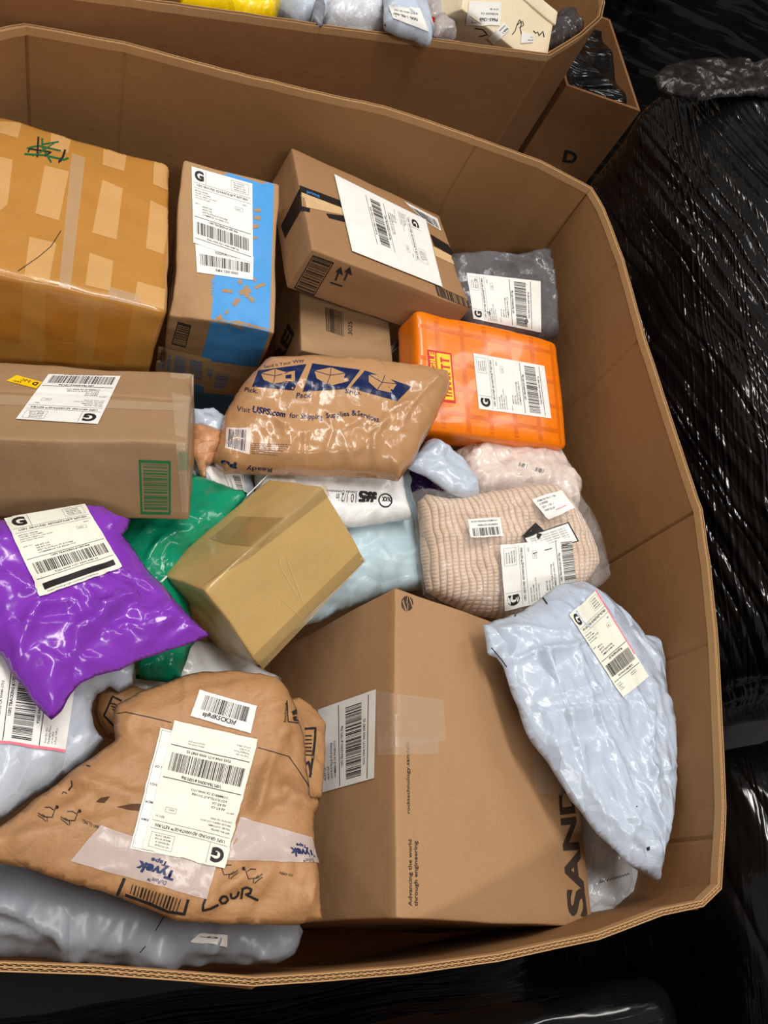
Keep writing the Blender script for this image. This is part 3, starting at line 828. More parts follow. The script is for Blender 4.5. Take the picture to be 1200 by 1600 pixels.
label(c.th, c.bvh, [(305, 382), (396, 402), (395, 438), (308, 426)], lambda g, S: (bars(g, S, 6, 18, 88, 24, 8, 1, 100, 60, 40), put_text(g, S, 30, 12, 6, '9202090401710000098702', 1, .01, 50, 100, 60), put_text(g, S, 30, 52, 6, 'RMA 7300 00002', 1, .01, 40, 100, 60)),
      text='lower barcode label, wrinkled', off=.0012)
label(c.th, c.bvh, [(299, 261), (394, 288), (395, 412), (302, 380)], lambda g, S: usps(g, S, 100, 132, 'x', 3), off=.0018, text='white return label with large G')
# blue printed paper tape round the foot of the carton
PTAPE = plain('printed_paper_tape', (204, 170, 124), .55, .3, bump=(30, .3, .004))
tape(c.th, c.bvh, [(248, 540), (330, 560), (330, 607), (243, 578)], PTAPE, 'paper_tape', .0016, fn=lambda g, S: [bars(g, S, 1 + 4 * k, 2, 3, 6.5, 3 + k, 1, 14, 10, 14, True) for k in range(3)], mats=[BLUE], text='torn paper tape with pale blue print')
tape(c.th, c.bvh, [(322, 562), (410, 574), (384, 618), (318, 612)], PTAPE, 'paper_tape', .0018, fn=lambda g, S: (bars(g, S, 2, 3, 2.6, 5, 9, 1, 10, 10, 12, True), bars(g, S, .4, 2, 1, 3, 2, 1, 10, 10, 6, True)), mats=[BLUE])

# 3 carton with black tape, barcodes and arrows
AMZ = cardboard('brown_carton_board', (160, 121, 84), .7, (0, 1, 0), blot=.05, flute_amp=.2)
BTAPE = plain('black_carton_tape', (30, 28, 30), .3, .5, bump=(50, .4, .004))
c = Carton('shipping_carton', 'brown carton with torn black tape, framed barcodes and up arrows against the back wall', 'box',
           [.4538, 1.0076, .84, .0508, -.1268, .2168, .3396, .2609, .0893], [AMZ, INKBROWN], r=.003, amp=.002, seed=9, seam=(1, .02))
S = c.surf([(489, 398), (522, 410), (491, 462), (459, 450)], 16, 16)
boxline(c.g, S, 0, 0, 10, 10, .45, 1, 10, 10); bars(c.g, S, .8, .6, 8.4, 8.8, 15, 1, 10, 10, 14, True)
S = c.surf([(679, 445), (730, 468), (734, 482), (684, 462)], 16, 16)
boxline(c.g, S, 0, 0, 10, 10, .5, 1, 10, 10); bars(c.g, S, .8, .8, 8.6, 8.6, 19, 1, 10, 10, 16)
for x0 in (531, 545):
    stroke(c.g, c.bvh, [(x0 - 7, 438), (x0, 420)], 3, 1)
    blob(c.g, c.bvh, [(x0 + 2, 416), (x0 - 7, 424), (x0 - 1, 427), (x0 + 5, 430)], 1)
stroke(c.g, c.bvh, [(516, 441), (535, 447)], 2.4, 1)
c.done()
tape(c.th, c.bvh, [(468, 290), (541, 317), (538, 326), (470, 300)], BTAPE, text='black tape strip with pale blue print', fn=lambda g, S: put_text(g, S, 1.5, 8, 5, 'prime', 1, .02, None, 10, 10, width=3), mats=[BLUE])
tape(c.th, c.bvh, [(470, 322), (484, 326), (484, 332), (471, 329)], BTAPE)
tape(c.th, c.bvh, [(509, 334), (541, 338), (541, 348), (514, 341)], BTAPE)
TORN = plain('torn_board_fibre', (206, 172, 128), .9, .1, bump=(90, .5, .003))
tape(c.th, c.bvh, [(471, 301), (539, 327), (540, 337), (473, 323)], TORN, 'torn_board', .0006)
tape(c.th, c.bvh, [(672, 366), (700, 383), (714, 404), (678, 384)], BTAPE)
tape(c.th, c.bvh, [(676, 385), (715, 405), (718, 418), (680, 400)], TORN, 'torn_board', .0006)
tape(c.th, c.bvh, [(440, 352), (470, 292), (472, 326), (446, 372)], BTAPE, text='crumpled black tape on the end')
label(c.th, c.bvh, [(631, 315), (683, 342), (689, 361), (662, 345)], lambda g, S: bars(g, S, 4, 4, 82, 22, 31, 1, 90, 30, 30), name='barcode_label', off=.001)
def amz_label(g, S0):
    class Sub:
        nu, nv, clip = S0.nu, S0.nv, False
        def __call__(s, u, v_, e=0): return S0(.06 + u * .72, .10 + v_ * .74, e)
    usps(g, Sub(), 100, 150, 'x', 7, '0001')
label(c.th, c.bvh, [(664, 345), (690, 450), (549, 394), (521, 274)], amz_label, nu=30, nv=40, off=.003, smooth=4, text='large loose sheet with return label')

# 4 plain carton with barcode 3025
c = Carton('small_carton', 'light brown carton printed with a barcode and 3025, under the carton with black tape', 'box',
           [.4091, .8981, .735, -.0163, -.0012, .0325, .1774, .22, .16], [cardboard('light_carton_board', (172, 138, 100), .7, (1, 0, 0), blot=.04, flute_amp=.12), INKBROWN], r=.003, amp=.001, seed=11)
S = c.surf([(508, 480), (541, 489), (542, 528), (510, 517)], 16, 16); bars(c.g, S, 0, 0, 8.8, 10, 23, 1, 10, 10, 20, False)
S = c.surf([(543, 522), (543, 502), (551, 503), (551, 524)], 4, 4); put_text(c.g, S, 0, 9, 8, '3025', 1, .01, None, 10, 10, width=10)
S = c.surf([(424, 560), (451, 500), (462, 520), (440, 570)], 8, 8); put_text(c.g, S, 0, 9, 8, 'REI', 1, .04, None, 10, 10, width=9.5)
c.done()

# 5 orange taped box
OR = plain('orange_tape', (238, 122, 8), .3, .4, .25, bump=(24, .25, .006), speck=.03)
ORD = plain('orange_tape_overlap', (216, 102, 8), .3, .4, .25, bump=(24, .25, .006))
ORS = plain('orange_side_tape', (226, 128, 30), .25, .6, .6, bump=(24, .25, .006))
RED = plain('red_sticker', (204, 28, 34), .4, .4); YEL = plain('yellow_sticker', (250, 200, 20), .4, .4)
c = Carton('orange_box', 'flat box wrapped in bright orange tape with a red fragile sticker and white label', 'box',
           [.6663, .7454, .797, .031, .206, .0779, .3204, .2227, .0788], [OR, ORD, INK], r=.014, amp=.0025, seed=14, cell=.009)
for x in (.11, .28, .44, .61, .78, .93):
    rect(c.g, c.surf([(652, 484), (872, 530), (890, 702), (664, 664)], 40, 30, .0003), x, 0, x + .03, 1, 1, 0)
for y in (.12, .40, .62, .84):
    rect(c.g, c.surf([(652, 484), (872, 530), (890, 702), (664, 664)], 40, 30, .00035), 0, y, 1, y + .035, 1, 0)
c.done('box_body')
label(c.th, c.bvh, [(748, 639), (739, 552), (850, 572), (861, 654)], lambda g, S: usps(g, S, 100, 134, 'x', 12), off=.001)
def frag(g, S):
    rect(g, S, .04, .06, .96, .32, 2, .0004); rect(g, S, .04, .36, .62, .94, 2, .0004)
    rect(g, S, .04, .06, .96, .34, 3, .0002); rect(g, S, .64, .42, .96, .94, 2, .0004)
    put_text(g, S, 33, 15.5, 10, 'FRAGILE', 2, .03, None, 100, 50, e=.0008, width=64)
    put_text(g, S, 33, 26, 6, 'HANDLE WITH CARE', 2, .03, None, 100, 50, e=.0008, width=60)
    put_text(g, S, 6, 44, 20, 'THANK YOU', 3, .03, None, 100, 50, e=.0008, width=54)
    for k in range(2): rect(g, S, .68 + k * .12, .5, .71 + k * .12, .86, 3, .0008); rect(g, S, .655 + k * .12, .52, .735 + k * .12, .58, 3, .0008)
def frag2(g, S):
    # red frame, red band with yellow words, yellow field with red words
    rect(g, S, .04, .05, .96, .30, 1, .0002); rect(g, S, .05, .38, .96, .93, 2, .0002)
    put_text(g, S, 30, 14, 10, 'FRAGILE', 2, .03, None, 100, 50, e=.0005, width=66)
    put_text(g, S, 28, 20.5, 4, 'HANDLE WITH CARE PLEASE', 2, .02, None, 100, 50, e=.0005, width=66)
    put_text(g, S, 8, 42, 18, 'THANK', 1, .05, None, 100, 50, e=.0006, width=52)
    for k in range(2):
        rect(g, S, .68 + k * .13, .56, .72 + k * .13, .88, 1, .0006); rect(g, S, .65 + k * .13, .50, .75 + k * .13, .58, 1, .0006)
S = Surf(c.bvh, [(674, 626), (667, 546), (705, 552), (712, 630)], 20, 20, .0008, 0); g = G(); rect(g, S, 0, 0, 1, 1, 0, 0, 20, 20); frag2(g, S)
o = build('fragile_sticker', g, [RED, RED, YEL, INK], c.th); o['label'] = 'red and yellow fragile sticker'

# 6 long carton, green barcode
GREEN = plain('green_print', (36, 112, 62), .6, .3)
LB = cardboard('long_carton_board', (160, 128, 94), .65, (1, 0, 0), blot=.05, flute_amp=.35, coat=.1)
c = Carton('long_carton', 'long brown carton at left edge with yellow sticker and green framed barcode', 'box',
           [-.0384, .5537, .86, -.0617, -.5278, -.1558, .31, .2035, .1143], [LB, GREEN, AMZ], r=.004, amp=.0025, seed=17, cell=.008, seam=(1, .18))
S = c.surf([(217, 718), (267, 720), (267, 804), (220, 803)], 16, 24)
boxline(c.g, S, 0, 0, 10, 14, .7, 1, 10, 14); bars(c.g, S, 1.2, 1, 7.8, 12, 41, 1, 10, 14, 22, True)
rect(c.g, c.surf([(279, 706), (293, 706), (293, 735), (279, 735)]), 0, 0, 1, 1, 1, 0)
c.done()
tape(c.th, c.bvh, [(0, 618), (299, 632), (297, 643), (0, 633)], WHITE_TAPE, text='clear tape along the top seam')
tape(c.th, c.bvh, [(266, 583), (303, 585), (293, 800), (284, 800)], WHITE_TAPE, text='clear tape over the right end')
label(c.th, c.bvh, [(153, 664), (25, 656), (76, 586), (189, 589)], lambda g, S: usps(g, S, 100, 118, 'x', 15), off=.0015)
label(c.th, c.bvh, [(57, 608), (10, 596), (26, 587), (66, 598)], lambda g, S: (put_text(g, S, 8, 30, 18, 'D', 1, .05, None, 100, 40), put_text(g, S, 36, 30, 12, '2-2C', 1, .02, 34, 100, 40), put_text(g, S, 60, 12, 8, 'LAX1', 1, .02, 24, 100, 40)), paper=YEL, name='yellow_sticker', off=.001, text='yellow sticker')

# 7 tan carton, tilted, much clear tape
TB = cardboard('tan_carton_board', (196, 162, 102), .42, (1, 1, 0), coat=.45, blot=.05, flute_amp=.12, pitch=300)
c = Carton('tan_carton', 'tilted tan carton covered in clear tape lying in the middle of the bin', 'box',
           [.1903, .4024, .83, -.8341, -.6659, -.7248, .1363, .2171, .1371], [TB, INK], r=.004, amp=.002, seed=21, cell=.0075, dents=((-1, -1, 1, .035, .010), (-1, -.9, -.4, .05, .006)))
c.done()
DT = plain('tape_band', (176, 142, 84), .2, .6, .3, bump=(60, .3, .003), alpha=.55)
tape(c.th, c.bvh, [(388, 808), (444, 809), (408, 856), (352, 850)], DT, text='darker square of tape')
tape(c.th, c.bvh, [(322, 912), (508, 756), (515, 774), (392, 870)], TAN_TAPE, text='pale tape along the long edge')
tape(c.th, c.bvh, [(396, 1024), (560, 862), (571, 877), (410, 1046)], TAN_TAPE, text='pale tape along the lower edge')
tape(c.th, c.bvh, [(352, 850), (388, 808), (372, 806), (328, 842)], TAN_TAPE)
GLINT = plain('painted_tape_glint', (222, 190, 138), .12, .8, alpha=.6)  # pale flat lines: highlights on the tape wrinkles, put into the colour
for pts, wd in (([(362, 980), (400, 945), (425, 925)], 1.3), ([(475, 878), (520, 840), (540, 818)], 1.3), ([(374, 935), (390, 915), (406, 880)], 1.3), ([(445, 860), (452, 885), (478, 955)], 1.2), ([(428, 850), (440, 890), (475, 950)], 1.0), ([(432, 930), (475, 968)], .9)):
    g = G(); stroke(g, c.bvh, pts, lambda t_, w_=wd: w_ * (.3 + math.sin(t_ * 3.1)), 0, .0009); o = build('painted_wrinkle_glint', g, [GLINT], c.th); o['label'] = 'pale line painted as the glint on a tape wrinkle'

# 8 engineering-firm carton
SB = cardboard('smooth_carton_board', (172, 134, 96), .7, (0, 1, 0), blot=.03, flute_amp=.10)
SBK = plain('dark_print', (64, 52, 44), .6, .3)
c = Carton('printed_carton', 'large smooth brown carton with SANDVIK printed on it at the lower right of the bin', 'box',
           [.5342, .0927, .83, -.1462, -.0461, .3026, .3439, .4013, .33], [SB, SBK, AMZ], r=.003, amp=.0012, seed=25, cell=.009)
S = c.surf([(888, 1431), (871, 1226), (893, 1222), (918, 1433)], 20, 10)
put_text(c.g, S, 0, 10, 10, 'SAND', 1, .035, None, 100, 10, width=97, res=4)
S = c.surf([(634, 1271), (632, 1157), (641, 1157), (642, 1271)], 12, 6); put_text(c.g, S, 0, 7.5, 6, 'rocktechnology.sandvik', 1, .012, None, 100, 10, width=100)
S = c.surf([(636, 1416), (636, 1310), (654, 1310), (655, 1416)], 12, 6)
put_text(c.g, S, 0, 7.6, 6, 'Advancing the world', 1, .015, None, 100, 20, width=98); put_text(c.g, S, 0, 17.2, 6, 'through engineering', 1, .015, None, 100, 20, width=96)
S = c.surf([(626, 930), (646, 930), (646, 956), (626, 956)], 8, 8)
def sector(a0, a1, r0=4.6, mi=1):
    pts = [(5 + r0 * math.cos(a0 + (a1 - a0) * k / 12), 5 + r0 * math.sin(a0 + (a1 - a0) * k / 12)) for k in range(13)]
    return pts
def fan(S, pts, W, H, mi=1):
    cxy = (sum(p[0] for p in pts) / len(pts), sum(p[1] for p in pts) / len(pts))
    vv = [S(cxy[0] / W, cxy[1] / H, .0002)] + [S(p[0] / W, p[1] / H, .0002) for p in pts]
    c.g.add(vv, [(0, i, i % len(pts) + 1) for i in range(1, len(pts) + 1)], mi)
fan(S, sector(0, 2 * math.pi, 4.7), 10, 10)
def slash(pts):
    vv = [S(x / 10, y / 10, .0006) for x, y in pts]; c.g.add(vv, [tuple(range(len(pts)))], 0)
slash([(1.0, 3.9), (1.7, 2.6), (4.4, 9.6), (3.4, 9.5)]); slash([(5.6, .4), (6.6, .6), (9.2, 6.3), (8.6, 7.5)])
slash([(4.2, 4.6), (4.9, .3), (5.5, .3), (4.8, 5.4)]); slash([(5.2, 4.6), (5.8, 5.4), (5.1, 9.7), (4.5, 9.7)])
c.done()
def half(g, S):
    t = lambda x, y, sz, s, mw: put_text(g, S, x, y, sz, s, 1, .01, mw, 100, 72, res=1)
    for i, s in enumerate(('AE-RT-CA', 'AE-RT-CA', '6557 FLOTILLA ST DOOR#', 'COMMERCE CA 90040-1713')): t(14, 8 + i * 4.6, 2.6, s, (20, 20, 44, 48)[i])
    rect(g, S, .02, .36, .97, .372, 1)
    t(25, 31.5, 3, 'USPS TRACKING # USPS Ship', 48); bars(g, S, 8, 35, 84, 20, 77, 1, 100, 72, 50); t(20, 60, 3, '9202 0904 0171 0000 0987 02', 60)
    rect(g, S, .02, .87, .97, .882, 1)
label(c.th, c.bvh, [(503, 1239), (498, 1109), (589, 1077), (586, 1216)], half, off=.0015, text='white tracking label on the shaded side')
SHEET = plain('clear_tape_ridged', (214, 190, 164), .16, .6, bump=(120, .4, .003), alpha=.32)
tape(c.th, c.bvh, [(588, 1080), (692, 1094), (696, 1157), (590, 1172)], SHEET, text='clear ridged tape over the edge')
tape(c.th, c.bvh, [(590, 1150), (684, 1155), (684, 1178), (590, 1180)], SHEET)
tape(c.th, c.bvh, [(831, 1176), (872, 1190), (882, 1244), (836, 1238)], SHEET)
# ------------------------------------------------------------------ soft mailers
WHITEB = poly('pale_blue_poly', (186, 197, 212), .30, .5, .30, 16, (1, 2.6, 1), .03, .2, ang=-.7)
LONGB = poly('long_pale_poly', (184, 195, 211), .30, .5, .34, 17, (1, 4.0, 1), .03, .22, ang=-1.15)
WHITEG = poly('grey_white_poly', (184, 190, 200), .34, .5, .32, 15, (1, 2.6, 1), .03, .2, ang=1.0)

# padded brown mailer with navy printing
KP = poly('brown_padded_poly', (182, 138, 96), .26, .55, .16, 16, (1, 2.4, 1), .03, .12, ang=1.45)
KPN = poly('navy_print_on_poly', (20, 32, 74), .28, .5, .16, 16, (1, 2.4, 1), .03, .12, ang=1.45)
b = Bag('padded_mailer', 'puffy brown padded mailer printed USPS.com with three navy picture panels', 'mailer',
        [(417, 563), (487, 560), (577, 565), (653, 573), (698, 585), (702, 605), (683, 650), (665, 683), (647, 720), (622, 752), (583, 747), (500, 745), (400, 741), (350, 741), (335, 726), (333, 716), (341, 690), (348, 655), (366, 620), (390, 590)],
        [(430, 570, .80), (700, 595, .84), (560, 745, .80)], [KP, KPN, plain('print_white', (222, 206, 196), .4, .4)], T=.045, R=.06, B=.03, cell=.0040, wr=.0026, fine=.0008, ws=20, wang=1.45, wstr=3.5, flatq=[[(369, 630), (594, 636), (596, 668), (369, 650)], [(384, 600), (404, 565), (645, 580), (625, 630)]], keep=.2, seed=4, lumps=.2, rc=60, ra=.003, rw=.007,
        creases=(([(436, 730), (440, 690), (452, 640), (448, 600)], .004, .006), ([(497, 735), (512, 690), (500, 640)], .004, .006), ([(566, 690), (575, 660), (560, 640)], .005, .008), ([(583, 745), (572, 705), (600, 660), (640, 640)], .008, .012),
                 ([(345, 715), (365, 700), (378, 705)], .008, .008), ([(360, 738), (372, 705), (366, 680)], -.006, .008), ([(610, 690), (640, 640), (680, 600)], .004, .008), ([(340, 722), (460, 722), (575, 718)], .003, .012)))
def para(q): rect(b.g, b.surf(q, 16, 12), 0, 0, 1, 1, 1, 0)
para([(404, 579), (479, 569), (459, 610), (394, 604)]); para([(488, 568), (563, 578), (540, 608), (473, 612)]); para([(570, 579), (643, 604), (621, 627), (547, 606)]); para([(676, 575), (703, 592), (703, 602), (684, 583)])
def carton_icon(x, y, k, ang=0):
    q = [(x - 22 * k, y - 4 * k), (x, y - 11 * k), (x + 20 * k, y - 5 * k), (x + 17 * k, y + 9 * k), (x - 3 * k, y + 12 * k), (x - 18 * k, y + 6 * k)]
    if ang: q = [(x + (a - x) * math.cos(ang) - (c_ - y) * math.sin(ang), y + (a - x) * math.sin(ang) + (c_ - y) * math.cos(ang)) for a, c_ in q]
    blob(b.g, b.bvh, q, 0, .0009)
    for a, c_ in ((q[0], (x, y)), (q[2], (x, y)), (q[4], (x, y)), (q[1], (x, y))): stroke(b.g, b.bvh, [a, c_], 1.0, 1, .0012)
carton_icon(430, 588, 1.0); carton_icon(516, 587, 1.15, .1); carton_icon(597, 598, 1.1, .35)
blob(b.g, b.bvh, [(439, 584), (461, 580), (460, 596), (440, 597)], 0, .0012); blob(b.g, b.bvh, [(446, 587), (455, 586), (455, 592), (446, 592)], 1, .0015)
blob(b.g, b.bvh, [(514, 598), (543, 591), (545, 596), (518, 603)], 0, .0013)
def line(q, s, wd=None, bold=0, sz=7): put_text(b.g, b.surf(q, 24, 6), 0, 7.5, sz, s, 1, bold, None, 100, 10, width=wd or 100, res=2)
line([(412, 571), (475, 560), (476, 567), (414, 577)], 'Send it Your Way'); line([(384, 605), (404, 607), (402, 617), (381, 614)], 'Pick.', bold=.01)
line([(464, 613), (489, 612), (486, 624), (462, 625)], 'Pack.', bold=.01); line([(540, 607), (566, 611), (563, 619), (538, 616)], 'Ship.', bold=.01)
line([(371, 634), (392, 637), (390, 647), (369, 645)], 'Visit'); line([(396, 634), (447, 643), (445, 655), (393, 647)], 'USPS.com', bold=.035)
line([(453, 644), (504, 647), (504, 658), (451, 656)], 'for Shipping', bold=.01); line([(509, 645), (556, 640), (558, 652), (511, 656)], 'Supplies &', bold=.01); line([(559, 641), (592, 651), (592, 663), (558, 652)], 'Services', bold=.01)
q = [(354, 668), (393, 669), (390, 710), (352, 700)]; S = b.surf(q, 14, 14); rect(b.g, S, 0, 0, 1, 1, 2, 0); bars(b.g, S, 15, 8, 70, 84, 5, 1, 100, 100, 16, e=.0004)
for k in range(6): line([(393, 692 + k * 3), (454 - k * 4, 694 + k * 3.2), (454 - k * 4, 696.5 + k * 3.2), (393, 694.5 + k * 3)], 'Packages are delivered with care and may be recycled after use', sz=9)
line([(424, 738), (385, 736), (385, 726), (426, 729)], 'Ready', bold=.01); line([(370, 732), (345, 728), (345, 715), (370, 720)], 'Po', bold=.06)
b.done()

# purple mailer
PUR = poly('purple_poly', (128, 54, 178), .24, .55, .22, 10, (1, 2.0, 1), .04, .10, ang=.3)
b = Bag('purple_mailer', 'bright purple plastic mailer at the left, lying over the front of the long carton', 'mailer',
        [(-70, 835), (0, 812), (70, 799), (133, 789), (163, 791), (182, 804), (204, 812), (200, 826), (192, 837), (212, 862), (233, 893), (268, 930), (300, 967), (330, 993), (287, 1010), (250, 1022), (213, 1033), (187, 1048), (150, 1056), (127, 1067), (115, 1080), (97, 1110), (80, 1125), (67, 1113), (47, 1090), (20, 1053), (0, 1023), (-40, 980), (-70, 950)],
        [(0, 815, .885), (325, 990, .875), (85, 1120, .905)], [PUR], T=.022, R=.06, B=.010, cell=.0036, wr=.005, ws=11, wang=.3, wstr=2.2, flatq=[[(6, 812), (133, 790), (190, 887), (63, 934)]], seed=7, lumps=.5, fine=.0008, power=.75, rc=42, ra=.006, rw=.012, rl=1.3, 
        creases=(([(20, 980), (60, 960), (110, 955), (135, 985)], .010, .014), ([(122, 930), (150, 965), (180, 950), (215, 945)], .010, .012), ([(115, 1040), (112, 1000), (135, 990), (200, 940)], .008, .01), ([(118, 1075), (113, 1040), (60, 1020)], -.007, .01),
                 ([(20, 1050), (40, 985), (60, 960)], .009, .012), ([(160, 1000), (190, 985), (230, 1000)], .006, .008), ([(205, 815), (180, 815), (160, 795)], .006, .006), ([(250, 1015), (290, 985), (325, 990)], .005, .008), ([(0, 900), (40, 935), (70, 945)], .008, .012)))
b.done()
label(b.th, b.bvh, [(6, 812), (133, 790), (190, 887), (63, 934)], lambda g, S: usps(g, S, 100, 150, 'google', 22, '0007'), paper=PAPERY, off=.0025, smooth=8, nu=30, nv=30, text='cream label with G, bent over the top edge')

# green mailer
GRN = poly('green_poly', (8, 138, 100), .24, .5, .35, 13, (1, 2, 1), .04, .25)
b = Bag('green_mailer', 'emerald green plastic mailer under the purple mailer and the tan carton', 'mailer',
        [(285, 735), (330, 750), (388, 771), (350, 820), (300, 860), (285, 900), (300, 960), (308, 1000), (298, 1012), (283, 1058), (262, 1066), (212, 1061), (205, 1000), (180, 900), (180, 790), (230, 750)],
        [(390, 771, .775), (200, 880, .745), (260, 1060, .775)], [GRN], T=.018, R=.05, B=.012, cell=.0055, wr=.006, ws=9, wang=1.0, wstr=2.6, seed=12, lumps=.5,
        creases=(([(234, 905), (240, 880), (262, 855), (300, 840)], .009, .01), ([(250, 1050), (245, 1025), (255, 1010)], .006, .008)))
b.done()
label(b.th, b.bvh, [(376, 785), (386, 773), (300, 862), (288, 872)], lambda g, S: stroke(g, b.bvh, [(366, 796), (378, 787), (381, 783)], 2, 3, .003), off=.0018)

# cream knitted garment in a clear bag
KN = knit('cream_knit', (226, 194, 164))
ol = [(652, 784), (666, 772), (699, 779), (744, 772), (790, 764), (830, 757), (861, 755), (876, 765), (892, 786), (905, 806), (916, 828), (928, 858), (931, 884), (918, 902), (895, 935), (850, 965), (800, 972), (735, 960), (690, 940), (666, 925), (657, 870), (655, 825)]
b = Bag('bagged_knitwear', 'cream ribbed knit garment in a crinkly clear plastic bag with several labels', 'clothing', ol,
        [(655, 785, .765), (925, 860, .79), (735, 962, .735)], [KN], T=.038, R=.05, B=.03, cell=.0045, wr=.004, ws=9, wang=.3, wstr=2, flatq=[[(788, 954), (781, 852), (892, 840), (902, 930)]], seed=15, lumps=.4, fine=.001)
b.done('knit_garment')
fb = Bag('x', '', '', [(642, 770), (652, 764), (700, 772), (745, 766), (800, 757), (860, 747), (884, 752), (900, 780), (915, 805), (925, 826), (936, 860), (946, 905), (930, 920), (905, 940), (850, 972), (800, 978), (735, 966), (684, 942), (661, 930), (651, 870), (649, 825)],
         [(655, 785, .765), (925, 860, .79), (735, 962, .735)], [film('clear_bag_film', (235, 232, 230), .17, .10, 30)], T=.056, R=.045, B=.034, cell=.0045, wr=.006, ws=16, wang=.9, wstr=2, flatq=[[(788, 954), (781, 852), (892, 840), (902, 930)], [(786, 838), (735, 840), (730, 812), (780, 808)], [(830, 781), (876, 766), (898, 794), (856, 812)], [(815, 838), (837, 816), (888, 816), (904, 846), (832, 866)]], seed=16, lumps=.4, fine=.0025, own=False)
o = fb.done('clear_bag', b.th); o['label'] = 'crinkled clear plastic bag'
label(b.th, fb.bvh, [(788, 954), (781, 852), (892, 840), (902, 930)], lambda g, S: usps(g, S, 100, 112, 'x', 32), paper=PAPER, off=.002, smooth=8)
label(b.th, fb.bvh, [(786, 838), (735, 840), (730, 812), (780, 808)], lambda g, S: (bars(g, S, 8, 4, 84, 22, 3, 1, 100, 54, 24), put_text(g, S, 10, 36, 5, 'X0045CK1LLF NEW', 1, .02, 80, 100, 54), put_text(g, S, 10, 48, 5, 'WOMENS SWEATER SIZE M', 1, .01, 80, 100, 54)), name='barcode_label', off=.002, smooth=6, nu=16, nv=12)
label(b.th, fb.bvh, [(830, 781), (876, 766), (898, 794), (856, 812)], lambda g, S: ([put_text(g, S, 10, 12 + k * 9, 5, s, 1, .01, 80, 100, 60) for k, s in enumerate(('ITEM NO 40 C 1180', '0 SP0000', 'QTY 1 OF 1', 'SHIP 02-24'))], rect(g, S, .4, .72, .8, .76, 2)), name='small_label', off=.002, smooth=6, nu=16, nv=12, text='small white label with pink mark')
label(b.th, fb.bvh, [(815, 838), (837, 816), (850, 830), (842, 842)], None, paper=INK, name='hang_tag', off=.0015, nu=8, nv=8, text='black hang tag')
label(b.th, fb.bvh, [(817, 840), (888, 816), (904, 846), (832, 866)], lambda g, S: (boxline(g, S, 0, 0, 100, 50, 2.5, 1, 100, 50), [put_text(g, S, 12, 12 + k * 6, 3.5, 'STYLE 4410  COLOR CREAM  SIZE M', 1, 0, 76, 100, 50) for k in range(5)]), name='hang_tag', off=.0017, nu=16, nv=12, smooth=4, text='white hang tag with black border')

# peach-white mailer behind the knitwear
b = Bag('clear_mailer', 'cloudy white and peach plastic parcel under the orange box', 'mailer',
        [(705, 712), (735, 700), (800, 700), (870, 712), (890, 740), (907, 770), (903, 795), (880, 790), (850, 780), (780, 775), (747, 782), (730, 760)],
        [(720, 715, .695), (900, 775, .74), (760, 775, .73)], [poly('peach_white_poly', (226, 210, 200), .22, .6, .45, 24, (1, 2, 1), .06, .3), FAINT], T=.035, R=.04, B=.03, cell=.0045, wr=.005, ws=20, wang=.3, wstr=3, seed=18)
for q in ([(812, 722), (826, 726), (824, 732), (810, 728)], [(838, 730), (852, 735), (850, 741), (836, 736)]):
    S = b.surf(q, 6, 4); bars(b.g, S, 0, 0, 10, 10, 7, 1, 10, 10, 6)
b.done()
# small pale-blue mailer
b = Bag('poly_mailer', 'small pale blue plastic mailer folded beside the brown padded mailer', 'mailer',
        [(636, 728), (650, 708), (668, 688), (700, 704), (726, 732), (744, 752), (748, 775), (728, 778), (702, 768), (672, 746), (655, 738)],
        [(640, 728, .79), (700, 704, .77), (740, 770, .79)], [WHITEB], T=.02, R=.03, B=.015, cell=.004, wr=.005, ws=18, wang=-.7, wstr=3, seed=19)
b.done()
# dark purple scrap
b = Bag('dark_mailer', 'dark purple plastic mailer just showing between the pale mailers', 'mailer',
        [(640, 728), (668, 736), (705, 762), (715, 790), (690, 800), (655, 790), (640, 760)], [(640, 735, .725), (705, 770, .725), (655, 775, .725)], [poly('dark_purple_poly', (44, 20, 70), .25)], T=.012, R=.03, cell=.006, seed=20)
b.done()
# number 5 bubble mailer
WP = poly('white_poly', (232, 233, 232), .28, .5, .30, 18, (1, 2, 1), .02, .2)
b = Bag('bubble_mailer', 'white bubble mailer printed #5 upside down, under the brown padded mailer', 'mailer',
        [(397, 728), (513, 728), (628, 730), (633, 773), (641, 811), (590, 819), (548, 824), (470, 835), (430, 810), (398, 775)],
        [(400, 735, .745), (630, 735, .745), (560, 822, .755)], [WP, INK], T=.022, R=.03, B=.015, cell=.0055, wr=.002, ws=16, wang=1.5, flatq=[[(505, 762), (620, 762), (620, 795), (505, 792)]], seed=22)
S = b.surf([(588, 786), (559, 784), (561, 767), (589, 769)], 8, 6); put_text(b.g, S, 0, 10, 10, '#5', 1, .06, None, 100, 10, width=100, res=4)
S = b.surf([(556, 788), (524, 785), (526, 770), (557, 770)], 10, 6); put_text(b.g, S, 0, 9, 8, '10 1/2 in', 1, .0, None, 100, 10, width=100)
S = b.surf([(556, 773), (510, 770), (510, 764), (557, 766)], 10, 6); put_text(b.g, S, 0, 8, 7, 'Inside Dimensions', 1, .0, None, 100, 10, width=100)
ring = [(602 + 10 * math.cos(a), 782 + 10 * math.sin(a)) for a in np.linspace(0, 2 * math.pi, 20)]
stroke(b.g, b.bvh, ring, 2.2, 1)
S = b.surf([(611, 784), (596, 783), (597, 776), (612, 777)], 6, 4); put_text(b.g, S, 0, 9, 9, 'DUCK', 1, .05, None, 100, 10, width=100)
b.done()
